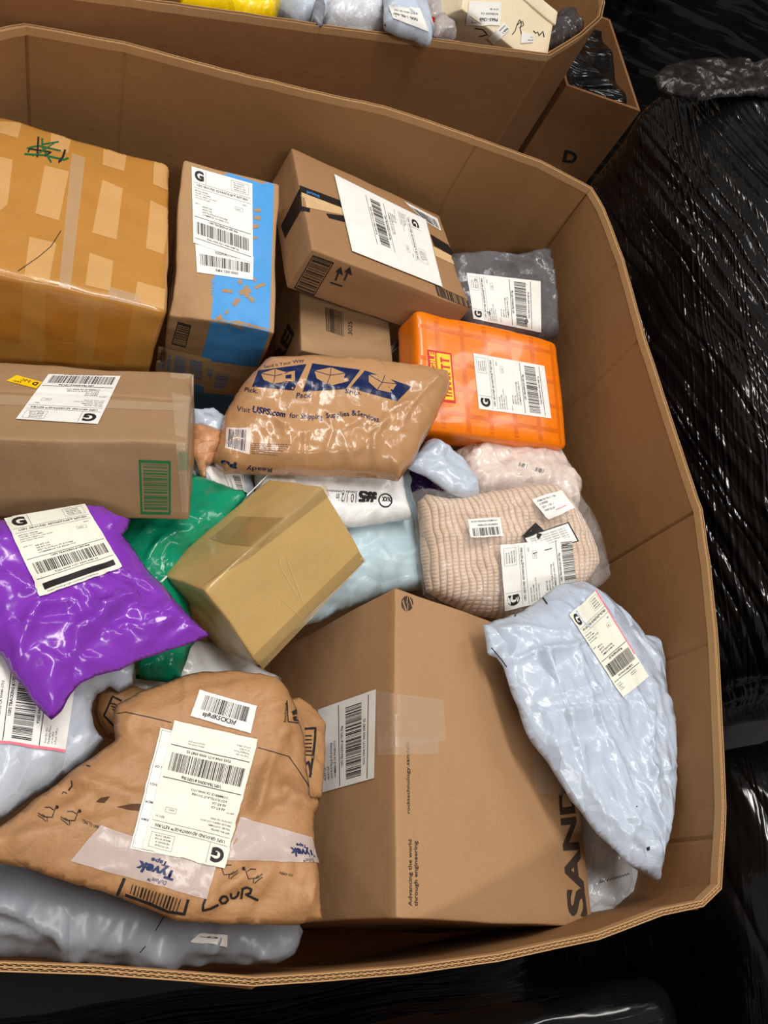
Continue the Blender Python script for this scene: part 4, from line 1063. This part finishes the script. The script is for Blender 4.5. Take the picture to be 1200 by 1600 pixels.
# light blue mailer beneath
b = Bag('poly_mailer', 'light blue plastic mailer spread between the tan carton and the knitwear', 'mailer',
        [(540, 790), (640, 728), (664, 742), (655, 800), (658, 860), (668, 922), (620, 925), (560, 945), (505, 968), (440, 990), (480, 900)],
        [(650, 745, .70), (665, 920, .685), (480, 980, .70)], [poly('aqua_white_poly', (182, 204, 212), .3, .5, .25, 12, (1, 2, 1), .04, .15)], T=.028, R=.05, B=.02, cell=.0055, wr=.005, ws=12, seed=23)
b.done()
# labelled white mailer peeping left of it
b = Bag('poly_mailer', 'white mailer with a barcode label, behind the green mailer', 'mailer',
        [(296, 700), (318, 722), (392, 728), (400, 772), (345, 802), (296, 760)], [(300, 705, .735), (395, 730, .735), (345, 800, .735)], [WHITEG], T=.01, R=.03, cell=.006, seed=24)
b.done()
label(b.th, b.bvh, [(342, 773), (318, 727), (378, 738), (387, 775)], lambda g, S: (bars(g, S, 15, 66, 70, 22, 9, 1, 100, 100, 24), rect(g, S, .0, .42, 1, .43, 1), rect(g, S, .0, .95, 1, .96, 1), put_text(g, S, 20, 56, 4, 'USPS TRACKING #', 1, .01, 50, 100, 100)), off=.0012, nu=12, nv=12)
b = Bag('padded_mailer', 'narrow tan padded mailer between the long carton and the navy-printed mailer', 'mailer',
        [(298, 662), (322, 664), (345, 673), (342, 700), (335, 722), (322, 730), (322, 752), (312, 742), (302, 706)], [(300, 665, .775), (345, 675, .76), (315, 745, .76)], [poly('tan_poly', (206, 150, 108), .35)], T=.012, R=.02, cell=.004, seed=26)
b.done()
b = Bag('poly_mailer', 'scrap of pale mailer just below the blue striped carton', 'mailer',
        [(296, 640), (335, 638), (355, 655), (352, 690), (330, 684), (298, 672)], [(300, 650, .745), (350, 655, .745), (330, 690, .745)], [WHITEB], T=.014, R=.02, cell=.005, seed=27)
b.done()

# dark grey mailer by the back wall
GP_ = poly('dark_grey_poly', (98, 96, 98), .28, .5, .45, 18, (1, 2.4, 1), .06, .3)
b = Bag('grey_mailer', 'dark grey plastic mailer with a white label in the back right corner', 'mailer',
        [(700, 400), (746, 398), (800, 401), (842, 392), (855, 396), (861, 430), (867, 470), (870, 528), (850, 530), (740, 520), (700, 470)],
        [(712, 400, .795), (856, 398, .795), (866, 520, .775)], [GP_], T=.03, R=.04, B=.03, cell=.0048, wr=.005, ws=16, wang=1.6, wstr=3, flatq=[[(740, 498), (729, 427), (844, 440), (845, 519)]], seed=28, creases=(([(820, 412), (850, 440), (858, 520)], .008, .008), ([(740, 405), (790, 418), (840, 400)], .006, .008)))
b.done()
label(b.th, b.bvh, [(740, 498), (729, 427), (844, 440), (845, 519)], lambda g, S: usps(g, S, 100, 140, 'x', 42), off=.0015, smooth=5)

# grey-white mailer lower left with tracking label
b = Bag('poly_mailer', 'pale grey plastic mailer at the left edge with a pink-edged tracking label', 'mailer',
        [(-80, 985), (0, 985), (100, 1010), (209, 1036), (208, 1070), (186, 1082), (172, 1072), (152, 1085), (144, 1105), (146, 1135), (163, 1158), (140, 1187), (87, 1228), (50, 1246), (0, 1284), (-80, 1310)],
        [(0, 1000, .84), (200, 1060, .81), (0, 1280, .85)], [WHITEG], T=.03, R=.05, B=.02, cell=.0055, wr=.004, ws=9, wang=1.1, wstr=2.5, flatq=[[(-120, 1143), (-105, 985), (125, 1015), (101, 1176)]], seed=29,
        creases=(([(150, 1085), (140, 1130), (120, 1180)], .006, .008), ([(50, 1225), (100, 1200), (145, 1165)], .005, .008), ([(185, 1080), (195, 1050), (205, 1040)], .006, .006)))
b.done()
def left_label(g, S):
    usps(g, S, 100, 150, 'return', 52); rect(g, S, 0, 0, .025, 1, 2, .0004)
label(b.th, b.bvh, [(-120, 1143), (-105, 985), (125, 1015), (101, 1176)], left_label, off=.0015, smooth=6, nu=30, nv=34, text='white label with a pink edge')
# brown paper mailer tip
KRP = cardboard('kraft_paper', (196, 140, 88), .62, (1, 1, 0), blot=.06, flute_amp=.0)
def kraft_paper():
    t = NT('creased_kraft_paper'); c0 = srgb((176, 130, 86)); v = t.coord()
    n = t.noise(v, 8, 4, .6); n2 = t.noise(v, 300, 2, .6)
    mx = t.n('ShaderNodeMixRGB', _blend_type='MULTIPLY', Fac=.4); t.l(t.ramp(n, [(.3, sc3(c0, .9)), (.7, sc3(c0, 1.06))]), mx.inputs['Color1']); t.l(t.ramp(n2, [(.3, (.82, .8, .76)), (.7, (1, 1, 1))]), mx.inputs['Color2'])
    t.l(mx.outputs['Color'], t.p.inputs['Base Color']); t.p.inputs['Roughness'].default_value = .55
    a = t.math('ABSOLUTE', t.math('SUBTRACT', t.noise(v, 17, 3, .6, 1), .5)); a2 = t.math('ABSOLUTE', t.math('SUBTRACT', t.noise(v, 55, 3, .6, 1), .5))
    t.bumps([(a, .5, .008), (a2, .35, .003), (n2, .1, .0006)]); return t.m
KP2 = kraft_paper()
b = Bag('paper_mailer', 'crumpled tip of a brown paper mailer wedged below the purple mailer', 'mailer',
        [(150, 1082), (172, 1072), (210, 1072), (250, 1085), (240, 1130), (200, 1165), (165, 1152), (147, 1112)], [(150, 1085, .775), (245, 1095, .775), (180, 1160, .775)], [KP2, INK], T=.02, R=.03, cell=.005, wr=.004, seed=31)
stroke(b.g, b.bvh, [(190, 1095), (176, 1088), (163, 1118), (180, 1136)], 3, 1)
for k in range(6): stroke(b.g, b.bvh, [(172 + k * 2, 1098 + k * 5), (180, 1100 + k * 5), (186, 1106 + k * 5)], 1.8, 1)
b.done()
# white mailer between green and the kraft mailer
b = Bag('poly_mailer', 'plain white mailer lying under the tan carton and the green mailer', 'mailer',
        [(205, 1035), (290, 1000), (340, 1000), (400, 1040), (440, 1060), (420, 1120), (300, 1120), (205, 1085)], [(210, 1040, .715), (430, 1060, .70), (300, 1110, .715)], [WP], T=.02, R=.04, cell=.006, seed=32)
b.done()
# big grey mailer along the front wall
b = Bag('grey_mailer', 'large dull grey plastic mailer slumped along the front wall of the bin', 'mailer',
        [(-80, 1330), (0, 1335), (200, 1380), (400, 1420), (465, 1440), (474, 1455), (462, 1484), (433, 1500), (333, 1499), (208, 1497), (108, 1489), (0, 1484), (-80, 1480)],
        [(0, 1340, .80), (460, 1450, .80), (200, 1497, .765)], [poly('dull_grey_poly', (146, 152, 160), .42, .4, .25, 10, (1, 2, 1), .05, .12, ang=1.3), INK, PAPER], T=.042, R=.06, B=.05, edge=0, cell=.0055, wr=.006, ws=11, wang=1.3, wstr=2.4, rc=60, ra=.006, rw=.012, rl=1.5, rsp=.35, flatq=[[(285, 1482), (305, 1450), (365, 1455), (362, 1488)]], seed=33, fine=.0025)
stroke(b.g, b.bvh, [(256, 1433), (243, 1455)], 1.4, 1); stroke(b.g, b.bvh, [(228, 1478), (219, 1488)], 1.4, 1)
b.done()
label(b.th, b.bvh, [(296, 1472), (312, 1459), (354, 1462), (353, 1478)], lambda g, S: put_text(g, S, 48, 45, 38, '6', 1, .01, None, 100, 60, width=16), off=.002, nu=10, nv=8, text='corner of a paper label with a 6')

# the brown paper mailer in front
b2 = Bag('paper_mailer', 'flat brown paper mailer with framed barcode, between front paper mailer and SANDVIK carton', 'mailer',
         [(420, 1085), (450, 1091), (468, 1089), (493, 1107), (509, 1130), (508, 1180), (503, 1246), (470, 1252), (420, 1230)], [(450, 1090, .80), (508, 1130, .785), (500, 1245, .83)], [KP2, INK], T=.008, R=.03, B=.006, cell=.005, wr=.001, seed=34)
for pts in ([(476, 1139), (493, 1138), (491, 1165), (484, 1215)], [(474, 1198), (482, 1190), (486, 1210)]): stroke(b2.g, b2.bvh, pts, 3.5, 1)
for k in range(6): stroke(b2.g, b2.bvh, [(476, 1150 + k * 6), (487, 1150 + k * 6)], 2, 1)
b2.done()
b = Bag('paper_mailer', 'large creased brown paper mailer in front with upside-down label and marker scrawl LOUR', 'mailer',
        [(-70, 1330), (-60, 1296), (0, 1291), (40, 1262), (82, 1230), (115, 1202), (180, 1157), (178, 1120), (183, 1101), (215, 1082), (250, 1070), (285, 1056), (317, 1049), (363, 1048), (407, 1052), (433, 1057), (447, 1073), (463, 1107), (472, 1140), (478, 1173), (485, 1244), (501, 1247), (498, 1262), (492, 1273), (492, 1337), (497, 1343), (505, 1437), (463, 1445), (363, 1445), (315, 1443), (270, 1437), (190, 1403), (130, 1384), (60, 1362), (0, 1348)],
        [(0, 1320, .875), (500, 1430, .885), (420, 1056, .84)], [KP2, INK, plain('faded_print', (88, 58, 38), .6, .2)], T=.022, R=.045, B=.012, cell=.0048, wr=.0035, ws=9, wang=.6, wstr=2.5, flatq=[[(351, 1358), (201, 1326), (250, 1126), (403, 1156)], [(312, 1079), (402, 1104), (391, 1146), (297, 1119)], [(323, 1405), (110, 1345), (157, 1289), (338, 1352)], [(497, 1348), (352, 1345), (376, 1277), (486, 1308)]], keep=.25, seed=36, lumps=.7, fine=.0012, power=.8, rc=80, ra=.0055, rw=.010, rl=1.3,
        creases=(([(115, 1200), (130, 1230), (160, 1232)], .008, .01), ([(183, 1120), (190, 1150), (215, 1110)], .006, .01), ([(463, 1445), (475, 1410), (495, 1343)], .012, .014), ([(485, 1245), (450, 1255), (430, 1240), (435, 1265)], .007, .01), ([(430, 1240), (455, 1180), (440, 1120)], -.004, .012), ([(150, 1235), (200, 1250), (240, 1250)], .004, .01)))
g, bv = b.g, b.bvh
def kmark(): pass
stroke(g, bv, [(183, 1115), (197, 1113), (230, 1120), (268, 1129)], 1.2, 1); stroke(g, bv, [(403, 1168), (451, 1182), (465, 1202), (484, 1231)], 1.2, 1)
blob(g, bv, [(182, 1261), (205, 1256), (226, 1256), (224, 1268), (205, 1266)], 2); blob(g, bv, [(150, 1253), (158, 1246), (172, 1244), (163, 1255)], 2); blob(g, bv, [(135, 1195), (141, 1197), (141, 1199), (135, 1197)], 1)
stroke(g, bv, [(112, 1220), (113, 1228), (107, 1235)], 2.2, 1); stroke(g, bv, [(97, 1241), (99, 1237), (105, 1240)], 1.5, 1)
for (ox, oy, sx) in ((60, 1262, 1), (95, 1268, 1), (372, 1352, -1), (410, 1358, -1)):
    P = lambda L: [(ox + a * sx, oy + c_) for a, c_ in L]
    stroke(g, bv, P([(0, 8), (8, 14), (22, 15), (27, 0)]), 1.3, 1); stroke(g, bv, P([(10, 0), (18, 0), (24, 4)]), 1.3, 1); stroke(g, bv, P([(0, 12), (8, 18), (12, 22)]), 1.2, 1); stroke(g, bv, P([(6, 10), (14, 16), (14, 22)]), 1.2, 1)
    blob(g, bv, P([(27, -3), (31, -3), (32, 1), (28, 3)]), 1)
S = Surf(bv, [(129, 1280), (156, 1291), (155, 1297), (128, 1286)], 8, 4, .0006, 0); put_text(g, S, 0, 8, 7, 'TEAR TO OPEN', 1, .01, None, 100, 10, width=100)
S = Surf(bv, [(457, 1370), (436, 1366), (437, 1361), (458, 1365)], 8, 4, .0006, 0); put_text(g, S, 0, 8, 7, 'TO OPEN', 1, .01, None, 100, 10, width=100)
# marker writing
for pts in ([(322, 1403), (318, 1413), (317, 1422), (329, 1419), (341, 1413)], [(347, 1400), (343, 1406), (346, 1411), (352, 1410), (356, 1405), (353, 1400), (347, 1400)], [(360, 1395), (361, 1402), (366, 1403), (371, 1399), (373, 1392)], [(379, 1389), (377, 1404)], [(377, 1389), (386, 1386), (393, 1389), (391, 1395), (384, 1397), (403, 1406)]): stroke(g, bv, pts, 3.6, 1, .0009)
# framed barcode near the fold
stroke(g, bv, [(195, 1372), (182, 1402)], 5, 1); stroke(g, bv, [(196, 1398), (235, 1412), (262, 1424), (288, 1428), (294, 1405)], 4.5, 1)
r_ = random.Random(4)
for k in range(15): stroke(g, bv, [(208 + k * 5.3, 1382 + k * 1.6), (204 + k * 5.1, 1396 + k * 2.1)], r_.choice((1.4, 2.2, 3)), 1)
# recycling panel
stroke(g, bv, [(448, 1095), (450, 1128), (466, 1130)], 1.6, 1); blob(g, bv, [(455, 1112), (463, 1108), (464, 1116), (458, 1118)], 1); blob(g, bv, [(457, 1120), (466, 1118), (467, 1127), (459, 1127)], 1)
S = Surf(bv, [(442, 1128), (444, 1097), (449, 1098), (448, 1129)], 8, 4, .0006, 0); put_text(g, S, 0, 8, 7, 'how2recycle', 1, .01, None, 100, 10, width=100)
b.done()
TY = plain('white_vinyl_tape', (216, 200, 194), .24, .45, 0, bump=(40, .3, .005), alpha=.66)
def ty(x, y, wd):
    def f(g, S):
        put_text(g, S, x + 4, y - 15, 5, 'DuPont\u2122', 1, .01, None, 100, 50, width=wd * .45); put_text(g, S, x, y, 12, 'Tyvek', 1, .05, None, 100, 50, width=wd, res=3)
        put_text(g, S, x + wd * .3, y + 9, 6, 'Tape', 1, .04, None, 100, 50, width=wd * .45)
    return f
tape(b.th, b.bvh, [(323, 1405), (110, 1345), (157, 1289), (338, 1352)], TY, 'vinyl_tape', .0012, fn=ty(32, 22, 30), mats=[NAVY], nu=30, smooth=2, text='white tape printed Tyvek, upside down')
tape(b.th, b.bvh, [(497, 1348), (352, 1345), (376, 1277), (486, 1308)], TY, 'vinyl_tape', .0012, fn=ty(6, 20, 40), mats=[NAVY], nu=30, smooth=2)
label(b.th, b.bvh, [(335, 1350), (203, 1326), (250, 1138), (385, 1170)], lambda g, S: ([put_text(g, S, 88, 40 + k * 22, 3, s, 1, .01, 10, 100, 150) for k, s in enumerate(('RMA', 'MDR', '5021', '1 OF 1'))], boxline(g, S, 2, 2, 96, 146, .4, 4, 100, 150)), off=.0018, smooth=8, nu=26, nv=36, text='under label, showing at the left')
label(b.th, b.bvh, [(351, 1358), (222, 1326), (272, 1126), (403, 1156)], lambda g, S: usps(g, S, 100, 150, 'return', 61, 'RDC 01'), paper=PAPERY, off=.0030, smooth=8, nu=30, nv=40, text='large cream return label, upside down')
label(b.th, b.bvh, [(312, 1079), (402, 1104), (391, 1146), (297, 1119)], lambda g, S: (bars(g, S, 12, 6, 78, 27, 66, 1, 100, 48, 34), put_text(g, S, 18, 42, 7, 'spRdK5CK3hf', 1, .03, None, 100, 48, width=56)), name='barcode_label', off=.0018, smooth=8)

# big pale-blue mailer on the right
b = Bag('poly_mailer', 'long pale blue plastic mailer tapering downwards on the right, over the SANDVIK carton', 'mailer',
        [(754, 976), (780, 967), (806, 960), (830, 946), (848, 932), (864, 918), (880, 911), (908, 908), (940, 925), (964, 948), (981, 970), (999, 991), (1018, 992), (1029, 1003), (1036, 1045), (1041, 1086), (1047, 1120), (1051, 1152), (1054, 1222), (1050, 1275), (1041, 1312), (1031, 1345), (1030, 1381), (985, 1352), (957, 1326), (929, 1298), (894, 1254), (874, 1222), (855, 1191), (838, 1170), (824, 1149), (800, 1086), (786, 1042), (776, 1028), (762, 1022)],
        [(757, 1000, .872), (1020, 1000, .835), (1030, 1375, .875)], [LONGB, INK], T=.034, R=.07, B=.015, cell=.0037, wr=.004, ws=11, wang=-1.15, wstr=3.6, flatq=[[(889, 962), (930, 923), (1013, 1058), (972, 1090)]], seed=41, lumps=.35, fine=.0007, power=.7, rc=90, ra=.0036, rw=.007, rsp=.28, rl=1.7,
        creases=(([(785, 1042), (815, 1028), (870, 1022), (900, 1005)], .008, .008), ([(846, 932), (862, 955), (880, 985), (905, 1005)], .007, .008), ([(835, 1050), (850, 1100), (885, 1180), (900, 1230)], .006, .010), ([(990, 1105), (990, 1180), (1000, 1260)], .007, .010),
                 ([(870, 1020), (890, 1060), (940, 1140), (990, 1195)], .005, .008), ([(895, 1100), (925, 1170), (960, 1230)], .006, .008), ([(990, 1110), (1020, 1150), (1048, 1200)], -.005, .010), ([(1000, 1290), (985, 1240), (1000, 1200)], .006, .008), ([(930, 1260), (975, 1290), (1025, 1350)], .006, .01), ([(760, 990), (790, 985), (850, 1000)], .006, .008)))
blob(b.g, b.bvh, [(1010, 1324), (1015, 1322), (1015, 1328), (1011, 1329)], 1); blob(b.g, b.bvh, [(994, 1259), (996, 1259), (996, 1261), (994, 1261)], 1)
stroke(b.g, b.bvh, [(800, 958), (806, 963)], 3, 1); stroke(b.g, b.bvh, [(848, 934), (855, 944)], 2.5, 1); stroke(b.g, b.bvh, [(768, 1012), (785, 1032), (792, 1042)], 1.5, 1)
b.done()
def right_label(g, S):
    usps(g, S, 100, 150, 'return', 71); rect(g, S, .97, 0, 1, .72, 2, .0004)
label(b.th, b.bvh, [(889, 962), (930, 923), (1013, 1058), (972, 1090)], right_label, paper=PAPERY, off=.002, smooth=8, nu=26, nv=40, text='cream label with a pink edge')
# white parcel in the lower right corner
b = Bag('clear_mailer', 'white parcel in clear film in the lower right corner, beneath the long pale mailer', 'mailer',
        [(885, 1270), (908, 1262), (940, 1300), (981, 1340), (994, 1370), (992, 1390), (980, 1410), (952, 1433), (924, 1437), (890, 1430)], [(905, 1270, .735), (985, 1370, .735), (924, 1434, .735)], [poly('milky_poly', (222, 226, 230), .2, .6, .5, 26, (1, 2, 1), .03, .4), INK], T=.035, R=.04, B=.05, cell=.0045, wr=.005, ws=18, seed=43)
for k in range(11):
    x = 936 + k * 4.3; y = 1380 - k * 1.2; stroke(b.g, b.bvh, [(x, y), (x + 2, y - 4), (x + 4, y - 1)], 1.0, 1)
b.done()

# ------------------------------------------------------------------ parcels in the second bin
Z2 = 1.045
YP = poly('yellow_poly', (250, 212, 10), .3, .5, .35, 14)
b = Bag('yellow_mailer', 'bright yellow plastic mailer at the top edge of the photo in the second bin', 'mailer', [(262, -40), (420, -60), (440, 0), (432, 27), (425, 34), (380, 28), (330, 18), (285, 8)], [(270, -20, 0.980), (430, -20, 0.980), (425, 30, 0.980)], [YP], T=.03, R=.03, cell=.007, wr=.003, ws=12, wang=.4, seed=51)
b.done()
b = Bag('poly_mailer', 'pale blue plastic mailer between yellow and silvery mailers in the second bin', 'mailer', [(405, -60), (520, -60), (515, 30), (497, 38), (470, 36), (440, 14), (415, 2)], [(410, 0, 0.975), (510, 0, 0.975), (470, 38, 0.975)], [WHITEB], T=.03, R=.03, cell=.007, wr=.006, ws=14, seed=52)
b.done()
b = Bag('poly_mailer', 'silvery white plastic mailer in the middle of the second bin', 'mailer', [(505, -60), (640, -60), (650, 30), (620, 53), (580, 52), (540, 45), (510, 41), (500, 20)], [(510, 0, 0.980), (640, 0, 0.980), (580, 50, 0.980)], [poly('silver_white_poly', (214, 216, 222), .25, .6, .5, 22)], T=.045, R=.04, cell=.006, wr=.006, ws=14, seed=53)
b.done()
b = Bag('grey_mailer', 'strip of dark grey mailer beside the silvery one in the second bin', 'mailer', [(478, -40), (505, -40), (508, 10), (503, 42), (485, 38), (490, 5)], [(480, 0, 0.983), (505, 0, 1.000), (500, 40, 1.000)], [poly('mid_grey_poly', (128, 130, 138), .3)], T=.012, R=.02, cell=.005, wr=.004, seed=54)
b.done()
b = Bag('poly_mailer', 'white mailer with a crooked paper label hanging over the rim of the second bin', 'mailer', [(600, -40), (650, -40), (672, 30), (678, 50), (672, 70), (655, 60), (625, 52), (600, 40)], [(600, 0, 1.035), (660, 0, 1.035), (670, 65, 1.020)], [WHITEB], T=.02, R=.025, cell=.005, wr=.005, seed=55)
b.done()
label(b.th, b.bvh, [(670, 50), (614, 28), (608, 10), (655, 14)], lambda g, S: (put_text(g, S, 14, 30, 9, '000 1-9EL 4000', 1, .02, 70, 100, 60), put_text(g, S, 10, 46, 6, 'RETURN LBL SERV', 1, .01, 70, 100, 60), boxline(g, S, 80, 10, 12, 12, 1.5, 1, 100, 60)), off=.002, nu=12, nv=8, smooth=4)
b = Bag('clear_mailer', 'cloudy clear mailer with a red patch between the labelled mailer and the shoe carton', 'mailer', [(655, -40), (712, -40), (712, 62), (680, 60), (672, 40), (660, 10)], [(660, 0, 0.975), (710, 0, 0.975), (695, 60, 0.975)], [poly('cloudy_poly', (176, 168, 164), .25), RED], T=.02, R=.02, cell=.006, seed=56)
blob(b.g, b.bvh, [(669, 24), (680, 27), (680, 34), (672, 38)], 1)
b.done()
# cream shoe carton with labels
CRM = cardboard('cream_board', (240, 224, 192), .55, (0, 1, 0), blot=.03, flute_amp=.0)
P0 = at(708, 63, 0.985); P1 = at(868, 70, 0.985); dx = (P1 - P0); L_ = np.linalg.norm(dx); yaw = math.atan2(dx[1], dx[0])
ctr = (P0 + P1) / 2 + np.array([-math.sin(yaw), math.cos(yaw), 0]) * .10
TX = -.95; Rs = rotv(np.array([TX, 0, 0])) @ rotv(np.array([0, 0, yaw])); ctr = (P0 + P1) / 2 + Rs @ np.array([0, .1, .115])
c = Carton('shoe_carton', 'cream shoe carton with line drawings of high heels and crooked labels in the second bin', 'box', [ctr[0], ctr[1], ctr[2], yaw, TX, 0, L_, .2, .115], [CRM, INK, RED], r=.003, amp=.0015, seed=61)
def shoe(x, y, k):
    stroke(c.g, c.bvh, [(x, y), (x + 5 * k, y - 6 * k), (x + 8 * k, y - 16 * k), (x + 13 * k, y - 26 * k), (x + 16 * k, y - 20 * k), (x + 14 * k, y - 10 * k), (x + 16 * k, y)], 1.3, 1)
    stroke(c.g, c.bvh, [(x + 8 * k, y - 16 * k), (x + 18 * k, y - 24 * k), (x + 20 * k, y - 16 * k), (x + 12 * k, y - 12 * k)], 1.1, 1)
shoe(800, 54, .9); stroke(c.g, c.bvh, [(833, 48), (837, 52), (840, 50), (842, 56), (848, 49), (850, 58)], 1.6, 1); stroke(c.g, c.bvh, [(742, 44), (755, 46), (762, 54), (748, 57)], 1.6, 1)
c.done()
# lid
rect_g = G(); 
lidM = c.M
ctl = ctr + Rs @ np.array([0, 0, .004])
l = Carton('x', '', '', [ctl[0], ctl[1], ctl[2], yaw, TX, 0, L_ + .008, .208, .028], [CRM], r=.003, amp=.001, seed=62)
bpy.data.objects.remove(l.th); build('lid', l.g, [CRM], c.th)
label(c.th, c.bvh, [(780, 40), (728, 38), (732, 2), (782, 4)], lambda g, S: (put_text(g, S, 8, 20, 9, 'P663-1388', 1, .03, 70, 100, 70), put_text(g, S, 8, 36, 6, 'RIVERSIDE CA', 1, .01, 70, 100, 70), put_text(g, S, 8, 50, 5, '05 01 BR', 1, .01, 70, 100, 70), boxline(g, S, 70, 8, 14, 14, 1.5, 1, 100, 70)), off=.002, nu=12, nv=8)
label(c.th, c.bvh, [(796, 45), (772, 68), (762, 58), (786, 36)], lambda g, S: (put_text(g, S, 8, 14, 9, 'P663-1', 1, .03, 70, 100, 40), put_text(g, S, 8, 30, 6, 'RIVERSIDE', 1, .01, 70, 100, 40)), off=.0026, nu=10, nv=8)
label(c.th, c.bvh, [(832, 66), (812, 68), (814, 50), (834, 54)], lambda g, S: (put_text(g, S, 8, 20, 9, 'RETURN', 1, .02, 70, 100, 60), put_text(g, S, 8, 40, 6, 'LBL SERV', 1, .01, 70, 100, 60)), off=.002, nu=10, nv=8)
# dark film bag beside it
b = Bag('clear_mailer', 'dark smoky film bag in the right corner of the second bin', 'mailer', [(840, 68), (872, 20), (888, 24), (912, 46), (905, 56), (888, 66), (862, 78), (800, 74)], [(845, 70, 0.955), (880, 20, 0.955), (905, 50, 0.955)], [poly('smoky_poly', (70, 66, 66), .15, .8, .9, 30)], T=.02, R=.03, B=.01, cell=.006, wr=.005, ws=22, seed=63)
b.done()

# loose crumpled film gathered on the far edge of the tall wrapped load
fb = Bag('x', '', '', [(1022, 120), (1040, 102), (1070, 94), (1110, 92), (1150, 97), (1190, 108), (1260, 125), (1250, 165), (1180, 150), (1130, 152), (1090, 158), (1050, 150), (1030, 140)], [(1030, 120, 1.115), (1200, 110, 1.115), (1120, 155, 1.12)],
         [poly('smoky_film', (28, 25, 24), .4, .5, .5, 20)], T=.010, R=.03, B=.006, cell=.006, wr=.005, ws=18, seed=71, own=False, rc=60, ra=.006, power=.8)
fb.done('gathered_film', tall_load)
